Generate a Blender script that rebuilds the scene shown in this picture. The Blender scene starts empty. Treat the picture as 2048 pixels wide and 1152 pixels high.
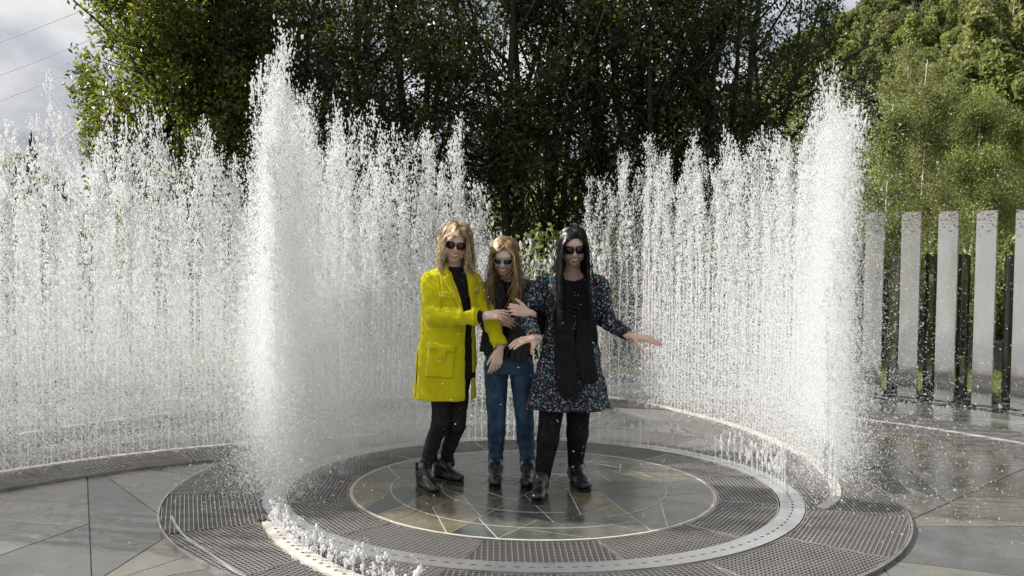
import bpy, math, random
import numpy as np
from mathutils import Vector, Matrix, noise as mnoise
random.seed(7)
RNG = np.random.default_rng(7)
scene = bpy.context.scene
R = math.radians

# ---------------------------------------------------------------- camera
CAM_H, PITCH, ROLL, LENS = 1.545, 2.4, 0.6, 35.0
_p, _r = R(PITCH), R(ROLL)
FWD = Vector((0, math.cos(_p), -math.sin(_p)))
_u0 = Vector((0, math.sin(_p), math.cos(_p)))
RIGHT = Vector((1, 0, 0)) * math.cos(_r) + _u0 * math.sin(_r)
UP = _u0 * math.cos(_r) - Vector((1, 0, 0)) * math.sin(_r)
cam_d = bpy.data.cameras.new('camera')
cam = bpy.data.objects.new('camera', cam_d)
scene.collection.objects.link(cam)
scene.camera = cam
cam_d.lens = LENS
cam_d.sensor_width = 36
cam_d.clip_start = 0.05
cam_d.clip_end = 2000
cam.matrix_world = Matrix(((RIGHT.x, UP.x, -FWD.x, 0), (RIGHT.y, UP.y, -FWD.y, 0), (RIGHT.z, UP.z, -FWD.z, CAM_H), (0, 0, 0, 1)))

# ---------------------------------------------------------------- sky, sun, exposure
SUN_EL, SUN_AZ = 40.0, -80.0            # azimuth from +Y, negative is to the left
sun_dir = Vector((math.sin(R(SUN_AZ)) * math.cos(R(SUN_EL)), math.cos(R(SUN_AZ)) * math.cos(R(SUN_EL)), math.sin(R(SUN_EL))))
w = bpy.data.worlds.new('World')
scene.world = w
w.use_nodes = True
nt = w.node_tree
N, L = nt.nodes, nt.links
bg = N['Background']
sky = N.new('ShaderNodeTexSky')
sky.sky_type = 'NISHITA'
sky.sun_disc = False
sky.sun_elevation = R(SUN_EL)
sky.sun_rotation = R(SUN_AZ)
bg.inputs['Strength'].default_value = 0.1
tc = N.new('ShaderNodeTexCoord')
mp = N.new('ShaderNodeMapping')
mp.inputs['Scale'].default_value = (1.0, 1.0, 2.6)
mp.inputs['Location'].default_value = (2.19, 0.93, 1.41)
n1 = N.new('ShaderNodeTexNoise')
n1.inputs['Scale'].default_value = 2.6
n1.inputs['Detail'].default_value = 7
n1.inputs['Roughness'].default_value = 0.52
n1.inputs['Distortion'].default_value = 0.25
r1 = N.new('ShaderNodeValToRGB')          # how bright the cloud is
r1.color_ramp.elements[0].position = 0.40
r1.color_ramp.elements[0].color = (1.8, 1.93, 2.2, 1)
r1.color_ramp.elements[1].position = 0.60
r1.color_ramp.elements[1].color = (5.5, 5.5, 5.5, 1)
e = r1.color_ramp.elements.new(0.5)
e.color = (3.3, 3.42, 3.65, 1)
n2 = N.new('ShaderNodeTexNoise')
n2.inputs['Scale'].default_value = 1.7
n2.inputs['Detail'].default_value = 4
r2 = N.new('ShaderNodeValToRGB')          # how much blue shows
r2.color_ramp.elements[0].position = 0.25
r2.color_ramp.elements[0].color = (0.6, 0.6, 0.6, 1)
r2.color_ramp.elements[1].position = 0.42
mx = N.new('ShaderNodeMix')
mx.data_type = 'RGBA'
L.new(tc.outputs['Generated'], mp.inputs['Vector'])
L.new(mp.outputs['Vector'], n1.inputs['Vector'])
L.new(mp.outputs['Vector'], n2.inputs['Vector'])
L.new(n1.outputs['Fac'], r1.inputs['Fac'])
L.new(n2.outputs['Fac'], r2.inputs['Fac'])
L.new(r2.outputs['Color'], mx.inputs['Factor'])
L.new(sky.outputs['Color'], mx.inputs['A'])
L.new(r1.outputs['Color'], mx.inputs['B'])
L.new(mx.outputs['Result'], bg.inputs['Color'])
sd = bpy.data.lights.new('sun', 'SUN')
sd.energy = 5.0
sd.angle = R(0.5)
sd.color = (1.0, 0.95, 0.87)
so = bpy.data.objects.new('sun', sd)
scene.collection.objects.link(so)
so.rotation_euler = (-sun_dir).to_track_quat('-Z', 'Y').to_euler()
scene.view_settings.view_transform = 'Standard'
scene.view_settings.look = 'None'
scene.view_settings.gamma = 1
scene.view_settings.use_curve_mapping = False
scene.view_settings.exposure = 0.7
scene.cycles.use_denoising = True
scene.cycles.max_bounces = 10
scene.cycles.transparent_max_bounces = 24

# ---------------------------------------------------------------- object helpers
COL = scene.collection.objects


def tag(o, label=None, cat=None, group=None, kind=None):
    for k, v in (('label', label), ('category', cat), ('group', group), ('kind', kind)):
        if v:
            o[k] = v
    return o


def empty(name, loc=(0, 0, 0), label=None, cat=None, group=None):
    o = bpy.data.objects.new(name, None)
    o.empty_display_size = 0.1
    o.location = loc
    COL.link(o)
    return tag(o, label, cat, group)


def link_mesh(name, me, parent=None, loc=None):
    o = bpy.data.objects.new(name, me)
    COL.link(o)
    if parent is not None:
        o.parent = parent
    if loc is not None:
        o.location = loc
    return o


def mesh_np(name, V, F, mat=None, smooth=False, cols=None):
    """V (n,3); F (m,k) all the same k, or a list of lists."""
    me = bpy.data.meshes.new(name)
    V = np.asarray(V, dtype=np.float32)
    if isinstance(F, np.ndarray):
        m, k = F.shape
        me.vertices.add(len(V))
        me.vertices.foreach_set('co', V.ravel())
        me.loops.add(m * k)
        me.loops.foreach_set('vertex_index', F.ravel().astype(np.int32))
        me.polygons.add(m)
        me.polygons.foreach_set('loop_start', np.arange(0, m * k, k, dtype=np.int32))
        me.polygons.foreach_set('loop_total', np.full(m, k, dtype=np.int32))
        me.update(calc_edges=True)
    else:
        me.from_pydata(V.tolist(), [], F)
    if smooth:
        me.polygons.foreach_set('use_smooth', np.ones(len(me.polygons), dtype=bool))
    if cols is not None:
        at_ = me.color_attributes.new('tint', 'FLOAT_COLOR', 'POINT')
        at_.data.foreach_set('color', np.asarray(cols, dtype=np.float32).ravel())
    if mat:
        me.materials.append(mat)
    return me


class MB:
    """collects simple shapes, builds one mesh"""
    def __init__(s):
        s.v, s.f = [], []

    def add(s, vs, fs):
        n = len(s.v)
        s.v += [tuple(v) for v in vs]
        s.f += [[i + n for i in f] for f in fs]

    def box(s, c, size, rz=0.0, M=None):
        x, y, z = (a / 2 for a in size)
        vs = [Vector((sx * x, sy * y, sz * z)) for sz in (-1, 1) for sy in (-1, 1) for sx in (-1, 1)]
        m = M if M is not None else Matrix.Rotation(rz, 3, 'Z')
        s.add([m @ v + Vector(c) for v in vs], [[0, 2, 3, 1], [4, 5, 7, 6], [0, 1, 5, 4], [2, 6, 7, 3], [0, 4, 6, 2], [1, 3, 7, 5]])

    def tube(s, pts, rads, n=6, cap=True):
        pts = [Vector(p) for p in pts]
        rings = []
        for i, p in enumerate(pts):
            d = (pts[min(i + 1, len(pts) - 1)] - pts[max(i - 1, 0)])
            d = d.normalized() if d.length > 1e-9 else Vector((0, 0, 1))
            a = d.cross(Vector((0, 0, 1))) if abs(d.z) < 0.95 else d.cross(Vector((0, 1, 0)))
            a.normalize()
            b = d.cross(a)
            r = rads[i] if hasattr(rads, '__len__') else rads
            rings.append([p + a * (r * math.cos(t * 2 * math.pi / n)) + b * (r * math.sin(t * 2 * math.pi / n)) for t in range(n)])
        vs = [v for ring in rings for v in ring]
        fs = []
        for i in range(len(pts) - 1):
            for t in range(n):
                u = (t + 1) % n
                fs.append([i * n + t, i * n + u, (i + 1) * n + u, (i + 1) * n + t])
        if cap:
            fs.append(list(range(n))[::-1])
            fs.append([(len(pts) - 1) * n + t for t in range(n)])
        s.add(vs, fs)

    def prism(s, poly, z0, z1, bottom=False):
        n = len(poly)
        vs = [(p[0], p[1], z1) for p in poly] + [(p[0], p[1], z0) for p in poly]
        fs = [list(range(n))] + [[i, i + n, (i + 1) % n + n, (i + 1) % n] for i in range(n)]
        if bottom:
            fs.append([n + i for i in range(n)][::-1])
        s.add(vs, fs)

    def mesh(s, name, mat=None, smooth=False):
        me = bpy.data.meshes.new(name)
        me.from_pydata(s.v, [], s.f)
        if mat:
            me.materials.append(mat)
        if smooth:
            me.polygons.foreach_set('use_smooth', np.ones(len(me.polygons), dtype=bool))
        return me

    def build(s, name, mat=None, parent=None, smooth=False):
        return link_mesh(name, s.mesh(name, mat, smooth), parent)


# ---------------------------------------------------------------- materials
def lin(r, g, b):
    f = lambda c: (c / 255 / 12.92) if c / 255 <= 0.04045 else ((c / 255 + 0.055) / 1.055) ** 2.4
    return (f(r), f(g), f(b), 1)


def mat(name, col, rough=0.6, metal=0.0, col2=None, scale=8.0, detail=4, bump=0.0, bscale=None, rough2=None, spec=0.5,
        trans=0.0, coat=0.0, stretch=(1, 1, 1), contrast=(0.35, 0.65), tint=False, bdist=0.01, sheen=0.0, sss=0.0):
    m = bpy.data.materials.new(name)
    m.use_nodes = True
    n, l = m.node_tree.nodes, m.node_tree.links
    b = n['Principled BSDF']
    c = col if len(col) == 4 else (*col, 1)
    b.inputs['Base Color'].default_value = c
    b.inputs['Roughness'].default_value = rough
    b.inputs['Metallic'].default_value = metal
    b.inputs['Specular IOR Level'].default_value = spec
    b.inputs['Transmission Weight'].default_value = trans
    b.inputs['Coat Weight'].default_value = coat
    b.inputs['Coat Roughness'].default_value = 0.08
    b.inputs['Sheen Weight'].default_value = sheen
    if sss:
        b.inputs['Subsurface Weight'].default_value = sss
        b.inputs['Subsurface Radius'].default_value = (1, 0.35, 0.2)
        b.inputs['Subsurface Scale'].default_value = 0.01
    t = n.new('ShaderNodeTexCoord')
    mpn = n.new('ShaderNodeMapping')
    mpn.inputs['Scale'].default_value = stretch
    l.new(t.outputs['Object'], mpn.inputs['Vector'])
    last = None
    if col2 is not None or rough2 is not None:
        no = n.new('ShaderNodeTexNoise')
        no.inputs['Scale'].default_value = scale
        no.inputs['Detail'].default_value = detail
        no.inputs['Roughness'].default_value = 0.6
        l.new(mpn.outputs['Vector'], no.inputs['Vector'])
        mr = n.new('ShaderNodeMapRange')
        mr.inputs['From Min'].default_value, mr.inputs['From Max'].default_value = contrast
        l.new(no.outputs['Fac'], mr.inputs['Value'])
        if col2 is not None:
            mi = n.new('ShaderNodeMix')
            mi.data_type = 'RGBA'
            mi.inputs['A'].default_value = c
            mi.inputs['B'].default_value = col2 if len(col2) == 4 else (*col2, 1)
            l.new(mr.outputs['Result'], mi.inputs['Factor'])
            l.new(mi.outputs['Result'], b.inputs['Base Color'])
            last = mi.outputs['Result']
        if rough2 is not None:
            m2 = n.new('ShaderNodeMapRange')
            m2.inputs['To Min'].default_value, m2.inputs['To Max'].default_value = rough, rough2
            l.new(mr.outputs['Result'], m2.inputs['Value'])
            l.new(m2.outputs['Result'], b.inputs['Roughness'])
    if tint:
        a = n.new('ShaderNodeAttribute')
        a.attribute_name = 'tint'
        mm = n.new('ShaderNodeMix')
        mm.data_type = 'RGBA'
        mm.blend_type = 'MULTIPLY'
        mm.inputs['Factor'].default_value = 1
        l.new(a.outputs['Color'], mm.inputs['A'])
        if last is not None:
            l.new(last, mm.inputs['B'])
        else:
            mm.inputs['B'].default_value = c
        l.new(mm.outputs['Result'], b.inputs['Base Color'])
    if bump:
        nb = n.new('ShaderNodeTexNoise')
        nb.inputs['Scale'].default_value = bscale or scale * 6
        nb.inputs['Detail'].default_value = 5
        l.new(mpn.outputs['Vector'], nb.inputs['Vector'])
        bu = n.new('ShaderNodeBump')
        bu.inputs['Strength'].default_value = bump
        bu.inputs['Distance'].default_value = bdist
        l.new(nb.outputs['Fac'], bu.inputs['Height'])
        l.new(bu.outputs['Normal'], b.inputs['Normal'])
    return m


def leaf_mat(name, col, trans_col, rough=0.35, tw=0.35):
    m = bpy.data.materials.new(name)
    m.use_nodes = True
    n, l = m.node_tree.nodes, m.node_tree.links
    b = n['Principled BSDF']
    b.inputs['Roughness'].default_value = rough
    a = n.new('ShaderNodeAttribute')
    a.attribute_name = 'tint'
    mm = n.new('ShaderNodeMix')
    mm.data_type = 'RGBA'
    mm.blend_type = 'MULTIPLY'
    mm.inputs['Factor'].default_value = 1
    mm.inputs['B'].default_value = (*col, 1)
    l.new(a.outputs['Color'], mm.inputs['A'])
    l.new(mm.outputs['Result'], b.inputs['Base Color'])
    tr = n.new('ShaderNodeBsdfTranslucent')
    m3 = n.new('ShaderNodeMix')
    m3.data_type = 'RGBA'
    m3.blend_type = 'MULTIPLY'
    m3.inputs['Factor'].default_value = 1
    m3.inputs['B'].default_value = (*trans_col, 1)
    l.new(a.outputs['Color'], m3.inputs['A'])
    l.new(m3.outputs['Result'], tr.inputs['Color'])
    ms = n.new('ShaderNodeMixShader')
    ms.inputs['Fac'].default_value = tw
    l.new(b.outputs['BSDF'], ms.inputs[1])
    l.new(tr.outputs['BSDF'], ms.inputs[2])
    l.new(ms.outputs['Shader'], n['Material Output'].inputs['Surface'])
    return m


M = {}
M['slate_green'] = mat('slate_green', (0.10, 0.11, 0.106), 0.06, col2=(0.155, 0.163, 0.156), scale=2.2, rough2=0.34, bump=0.3, bscale=60, bdist=0.004)
M['slate_dark'] = mat('slate_dark', (0.068, 0.073, 0.073), 0.05, col2=(0.112, 0.118, 0.116), scale=2.5, rough2=0.30, bump=0.3, bscale=60, bdist=0.004)
M['stone_beige'] = mat('stone_beige', (0.12, 0.116, 0.102), 0.06, col2=(0.178, 0.17, 0.148), scale=2.2, rough2=0.34, bump=0.3, bscale=60, bdist=0.004)
M['stone_brown'] = mat('stone_brown', (0.12, 0.095, 0.075), 0.06, col2=(0.18, 0.15, 0.12), scale=2.2, rough2=0.34, bump=0.3, bscale=60, bdist=0.004)
M['disc_green'] = mat('disc_green', (0.065, 0.071, 0.064), 0.05, col2=(0.115, 0.12, 0.105), scale=6, rough2=0.2, bump=0.22, bscale=70, bdist=0.003)
M['disc_dark'] = mat('disc_dark', (0.045, 0.056, 0.056), 0.05, col2=(0.078, 0.088, 0.086), scale=6, rough2=0.2, bump=0.22, bscale=70, bdist=0.003)
M['disc_beige'] = mat('disc_beige', (0.13, 0.115, 0.075), 0.05, col2=(0.18, 0.16, 0.12), scale=5, rough2=0.22, bump=0.22, bscale=70, bdist=0.003)
M['joint'] = mat('joint', (0.06, 0.06, 0.055), 0.5)
M['joint_pale'] = mat('joint_pale', (0.5, 0.48, 0.42), 0.4)
M['pit'] = mat('pit', (0.018, 0.017, 0.016), 0.25, col2=(0.05, 0.045, 0.04), scale=20)
M['galv'] = mat('galvanised_steel', (0.50, 0.49, 0.485), 0.32, metal=0.75, col2=(0.36, 0.345, 0.335), scale=5, rough2=0.5, bump=0.2, bscale=90, bdist=0.001)
M['frame_steel'] = mat('frame_steel', (0.52, 0.5, 0.49), 0.3, metal=0.8, col2=(0.34, 0.31, 0.29), scale=9)
M['plate'] = mat('stainless_plate', (0.60, 0.61, 0.63), 0.28, metal=0.85, col2=(0.50, 0.51, 0.53), scale=4, rough2=0.42, bump=0.12, bscale=120, bdist=0.001)
M['cream'] = mat('wet_cream_stone', (0.50, 0.465, 0.41), 0.25, col2=(0.62, 0.585, 0.53), scale=12, rough2=0.5, bump=0.4, bscale=90, bdist=0.003)
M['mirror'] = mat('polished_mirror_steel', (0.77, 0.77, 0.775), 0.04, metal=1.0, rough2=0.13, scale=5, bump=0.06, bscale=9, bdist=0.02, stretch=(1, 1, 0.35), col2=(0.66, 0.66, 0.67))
M['grass'] = mat('grass_ground', (0.05, 0.075, 0.02), 0.9, col2=(0.09, 0.125, 0.03), scale=3, bump=0.6, bscale=40, bdist=0.03)
M['soil'] = mat('forest_floor', (0.035, 0.03, 0.02), 0.95, col2=(0.06, 0.07, 0.03), scale=0.8, bump=0.6, bscale=6, bdist=0.1)
M['slate_chip'] = mat('slate_chip', (0.03, 0.032, 0.036), 0.35, col2=(0.09, 0.09, 0.095), scale=8)
M['rock'] = mat('pale_rock', (0.28, 0.26, 0.23), 0.8, col2=(0.42, 0.4, 0.36), scale=3, bump=0.6, bscale=9, bdist=0.05)
M['bark'] = mat('dark_bark', (0.030, 0.026, 0.021), 0.85, col2=(0.06, 0.052, 0.042), scale=6, stretch=(1, 1, 0.25), bump=0.5, bscale=30)
M['birch'] = mat('birch_bark', (0.55, 0.53, 0.48), 0.7, col2=(0.08, 0.07, 0.06), scale=5, stretch=(1, 1, 3), contrast=(0.55, 0.68))
M['wood'] = mat('weathered_wood', (0.22, 0.13, 0.06), 0.7, col2=(0.32, 0.2, 0.1), scale=5, stretch=(6, 6, 0.6))
M['wire'] = mat('aluminium_wire', (0.62, 0.62, 0.62), 0.5, metal=0.3)
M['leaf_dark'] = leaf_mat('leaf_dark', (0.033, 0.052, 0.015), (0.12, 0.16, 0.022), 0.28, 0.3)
M['leaf_left'] = leaf_mat('leaf_left', (0.075, 0.105, 0.022), (0.27, 0.31, 0.03), 0.3, 0.36)  # sunlit copy of the dark leaf, sunlight put in as a lighter yellower colour
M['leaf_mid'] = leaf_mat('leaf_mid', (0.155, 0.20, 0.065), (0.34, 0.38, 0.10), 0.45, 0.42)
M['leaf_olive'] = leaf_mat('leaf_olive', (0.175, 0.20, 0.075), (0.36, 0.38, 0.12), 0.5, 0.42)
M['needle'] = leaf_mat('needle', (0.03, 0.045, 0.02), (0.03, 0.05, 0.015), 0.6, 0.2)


def paint_post_reflection(m):  # mottled reflection of trees painted into the colour, stronger toward the post tops
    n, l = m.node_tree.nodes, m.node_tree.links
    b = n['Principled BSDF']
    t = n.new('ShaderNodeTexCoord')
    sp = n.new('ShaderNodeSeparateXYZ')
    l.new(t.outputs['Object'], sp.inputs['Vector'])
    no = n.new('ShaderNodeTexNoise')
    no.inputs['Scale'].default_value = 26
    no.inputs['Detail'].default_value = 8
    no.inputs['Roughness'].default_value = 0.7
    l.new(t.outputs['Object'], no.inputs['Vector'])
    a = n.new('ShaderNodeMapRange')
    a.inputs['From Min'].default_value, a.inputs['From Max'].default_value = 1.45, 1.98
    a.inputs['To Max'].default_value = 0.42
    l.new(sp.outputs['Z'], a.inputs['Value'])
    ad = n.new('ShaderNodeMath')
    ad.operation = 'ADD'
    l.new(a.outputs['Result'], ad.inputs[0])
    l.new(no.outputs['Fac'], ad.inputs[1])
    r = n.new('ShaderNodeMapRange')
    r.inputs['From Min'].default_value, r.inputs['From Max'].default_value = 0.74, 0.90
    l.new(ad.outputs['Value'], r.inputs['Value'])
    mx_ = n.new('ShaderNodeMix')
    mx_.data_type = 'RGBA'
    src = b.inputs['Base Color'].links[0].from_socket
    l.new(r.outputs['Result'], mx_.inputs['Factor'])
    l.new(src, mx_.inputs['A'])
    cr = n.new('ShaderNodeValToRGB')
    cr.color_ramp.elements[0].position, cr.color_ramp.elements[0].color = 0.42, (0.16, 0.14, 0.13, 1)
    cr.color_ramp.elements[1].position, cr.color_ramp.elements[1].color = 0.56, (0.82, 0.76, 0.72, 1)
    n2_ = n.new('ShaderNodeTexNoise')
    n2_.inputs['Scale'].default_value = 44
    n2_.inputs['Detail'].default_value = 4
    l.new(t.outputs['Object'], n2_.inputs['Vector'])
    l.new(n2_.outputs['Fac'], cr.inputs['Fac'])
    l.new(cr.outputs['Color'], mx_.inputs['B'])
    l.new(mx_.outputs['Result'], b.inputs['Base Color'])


paint_post_reflection(M['mirror'])
M['mirror_dark'] = mat('mirror_steel_dark_reflection', (0.5, 0.51, 0.5), 0.05, metal=1.0, col2=(0.36, 0.37, 0.37), scale=5, rough2=0.12)  # mirror steel with its colour darkened to stand for the dark trees it reflects


def water_mat(name, fac=0.5, clear=0.36):
    m = bpy.data.materials.new(name)
    m.use_nodes = True
    n, l = m.node_tree.nodes, m.node_tree.links
    b = n['Principled BSDF']
    b.inputs['Base Color'].default_value = (0.87, 0.88, 0.89, 1)
    b.inputs['Roughness'].default_value = 0.12
    b.inputs['IOR'].default_value = 1.33
    tr = n.new('ShaderNodeBsdfTranslucent')
    tr.inputs['Color'].default_value = (0.90, 0.91, 0.915, 1)
    ms = n.new('ShaderNodeMixShader')
    ms.inputs['Fac'].default_value = fac
    l.new(b.outputs['BSDF'], ms.inputs[1])
    l.new(tr.outputs['BSDF'], ms.inputs[2])
    tp = n.new('ShaderNodeBsdfTransparent')
    m2 = n.new('ShaderNodeMixShader')
    m2.inputs['Fac'].default_value = clear
    l.new(ms.outputs['Shader'], m2.inputs[1])
    l.new(tp.outputs['BSDF'], m2.inputs[2])
    l.new(m2.outputs['Shader'], n['Material Output'].inputs['Surface'])
    return m


M['water'] = water_mat('splashing_water', 0.5, 0.42)
M['water_clear'] = water_mat('clear_water', 0.3, 0.5)


# ---------------------------------------------------------------- plane geometry
C = (0.14, 6.16)         # centre of the small fountain ring
C2 = (0.10, 5.34)        # centre of the whole pavilion
R_DISC, RP0, RP1, R_OUT = 1.125, 1.495, 1.635, 2.19
R_BIG = 4.60


def catmull(pts, step=0.05):
    P = [Vector((*p, 0)) for p in pts]
    P = [P[0] * 2 - P[1]] + P + [P[-1] * 2 - P[-2]]
    out = []
    for i in range(1, len(P) - 2):
        n = 24
        for k in range(n):
            t = k / n
            a, b, c, d = P[i - 1], P[i], P[i + 1], P[i + 2]
            out.append(0.5 * ((2 * b) + (c - a) * t + (2 * a - 5 * b + 4 * c - d) * t * t + (3 * b - 3 * c + d - a) * t ** 3))
    out.append(P[-2])
    res = [out[0]]
    acc = 0
    for a, b in zip(out[:-1], out[1:]):
        seg = (b - a).length
        while acc + seg >= step:
            t = (step - acc) / seg
            a = a.lerp(b, t)
            res.append(a.copy())
            seg = (b - a).length
            acc = 0
        acc += seg
    return [(p.x, p.y) for p in res]


def circ(c, r, a0, a1, step=0.05):
    n = max(2, int(abs(a1 - a0) * r / step))
    return [(c[0] + r * math.cos(a0 + (a1 - a0) * i / n), c[1] + r * math.sin(a0 + (a1 - a0) * i / n)) for i in range(n + 1)]


def offset(line, o):
    out = []
    for i, p in enumerate(line):
        a, b = line[max(i - 1, 0)], line[min(i + 1, len(line) - 1)]
        dx, dy = b[0] - a[0], b[1] - a[1]
        l_ = math.hypot(dx, dy) or 1
        out.append((p[0] - dy / l_ * o, p[1] + dx / l_ * o))
    return out
# ================================================================ GROUND
def ground_height(x, y):
    """flat around the pavilion, a wooded slope to the right and far behind"""
    s = max(0.0, x * 0.95 + y * 0.12 - 21.0)
    h = 0.60 * s * min(1.0, s / 12.0)
    s2 = max(0.0, y * 0.9 - x * 0.2 - 60.0)
    h2 = min(0.05 * s2, 7.0)
    back = max(0.0, -y - 26.0)
    h3 = min(0.35 * back, 9.0)
    return max(h, h2, h3)


def build_ground():
    xs = np.concatenate([np.linspace(-900, -80, 12), np.linspace(-72, 110, 75), np.linspace(120, 900, 12)])
    ys = np.concatenate([np.linspace(-500, -60, 8), np.linspace(-54, 140, 80), np.linspace(160, 1200, 12)])
    V, F_ = [], []
    for y in ys:
        for x in xs:
            z = min(ground_height(x, y), 75.0)
            if z > 0.5:
                z += 0.8 * mnoise.noise((x * 0.08, y * 0.08, 0))
            V.append((x, y, z))
    nx = len(xs)
    for j in range(len(ys) - 1):
        for i in range(nx - 1):
            F_.append([j * nx + i, j * nx + i + 1, (j + 1) * nx + i + 1, (j + 1) * nx + i])
    me = mesh_np('ground', V, F_, M['soil'], smooth=True)
    tag(link_mesh('ground', me), 'dark forest floor and rising wooded slope around the fountain', kind='structure')
    # lawn behind the mirror posts
    b = MB()
    outer = circ(C2, 9.6, 0, 2 * math.pi, 1.0)[:-1]
    b.prism(outer, -0.05, 0.006)
    tag(b.build('lawn', M['grass']), 'short green lawn beyond the ring of mirror posts', kind='structure')
    b = MB()
    b.prism(circ(C2, 6.9, 0, 2 * math.pi, 0.4)[:-1], -0.02, 0.012)
    tag(b.build('gravel_bed', M['slate_chip']), 'dark slate gravel bed under the mirror posts', kind='structure')
    # the open square behind the camera, seen in the mirrors
    b = MB()
    b.prism([(-14, -22), (14, -22), (14, -1.5), (-14, -1.5)], -0.02, 0.017)
    tag(b.build('forecourt', M['slate_green']), 'grey paved forecourt before the fountain', kind='structure')


build_ground()


def split_poly(poly, p, d):
    """cut a convex polygon by the line p + t d"""
    nx, ny = -d[1], d[0]
    s = [(q[0] - p[0]) * nx + (q[1] - p[1]) * ny for q in poly]
    A, B = [], []
    n = len(poly)
    for i in range(n):
        a, b = poly[i], poly[(i + 1) % n]
        sa, sb = s[i], s[(i + 1) % n]
        (A if sa >= 0 else B).append(a)
        if (sa >= 0) != (sb >= 0):
            t = sa / (sa - sb)
            c = (a[0] + (b[0] - a[0]) * t, a[1] + (b[1] - a[1]) * t)
            A.append(c)
            B.append(c)
    return A, B


def area(poly):
    return abs(sum(poly[i][0] * poly[(i + 1) % len(poly)][1] - poly[(i + 1) % len(poly)][0] * poly[i][1] for i in range(len(poly)))) / 2


def shards(poly, amax, rnd):
    if len(poly) < 3:
        return []
    ar = area(poly)
    if ar < amax * rnd.uniform(0.6, 1.6):
        return [poly]
    n = len(poly)
    for _ in range(10):
        # cut from the middle of the longest side to a far corner or side: triangles and kites, not slivers
        k = max(range(n), key=lambda i: math.hypot(poly[i][0] - poly[(i + 1) % n][0], poly[i][1] - poly[(i + 1) % n][1]) * rnd.uniform(0.7, 1.3))
        p0, p1 = poly[k], poly[(k + 1) % n]
        t = rnd.uniform(0.3, 0.7)
        a = (p0[0] + (p1[0] - p0[0]) * t, p0[1] + (p1[1] - p0[1]) * t)
        j = (k + n // 2 + rnd.choice((0, 0, 1))) % n
        b0, b1 = poly[j], poly[(j + 1) % n]
        t = rnd.choice((0.0, 0.0, rnd.uniform(0.2, 0.8)))
        b = (b0[0] + (b1[0] - b0[0]) * t + 1e-4, b0[1] + (b1[1] - b0[1]) * t)
        d = (b[0] - a[0], b[1] - a[1])
        if math.hypot(*d) < 0.2 * math.sqrt(ar):
            continue
        A, B = split_poly(poly, a, d)
        if len(A) >= 3 and len(B) >= 3 and min(area(A), area(B)) > ar * 0.22:
            return shards(A, amax, rnd) + shards(B, amax, rnd)
    if ar > amax * 1.7:
        gx, gy = sum(p[0] for p in poly) / n, sum(p[1] for p in poly) / n
        k = max(range(n), key=lambda i: math.hypot(poly[i][0] - gx, poly[i][1] - gy))
        an = math.atan2(poly[k][1] - gy, poly[k][0] - gx) + math.pi / 2 + rnd.uniform(-0.5, 0.5)
        A, B = split_poly(poly, (gx, gy), (math.cos(an), math.sin(an)))
        if len(A) >= 3 and len(B) >= 3:
            return shards(A, amax, rnd) + shards(B, amax, rnd)
    return [poly]


def shrink(poly, g):
    """move every side of a convex polygon in by g"""
    n = len(poly)
    sgn = 1 if sum(poly[i][0] * poly[(i + 1) % n][1] - poly[(i + 1) % n][0] * poly[i][1] for i in range(n)) > 0 else -1
    cur = list(poly)
    for i in range(n):
        a, b = poly[i], poly[(i + 1) % n]
        dx, dy = b[0] - a[0], b[1] - a[1]
        l_ = math.hypot(dx, dy)
        if l_ < 1e-6:
            continue
        dx, dy = dx / l_ * sgn, dy / l_ * sgn
        p = (a[0] - dy * g, a[1] + dx * g)
        A, B = split_poly(cur, p, (dx, dy))
        cur = A
        if len(cur) < 3:
            return None
    if sgn < 0:
        cur = cur[::-1]
    return cur


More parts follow.
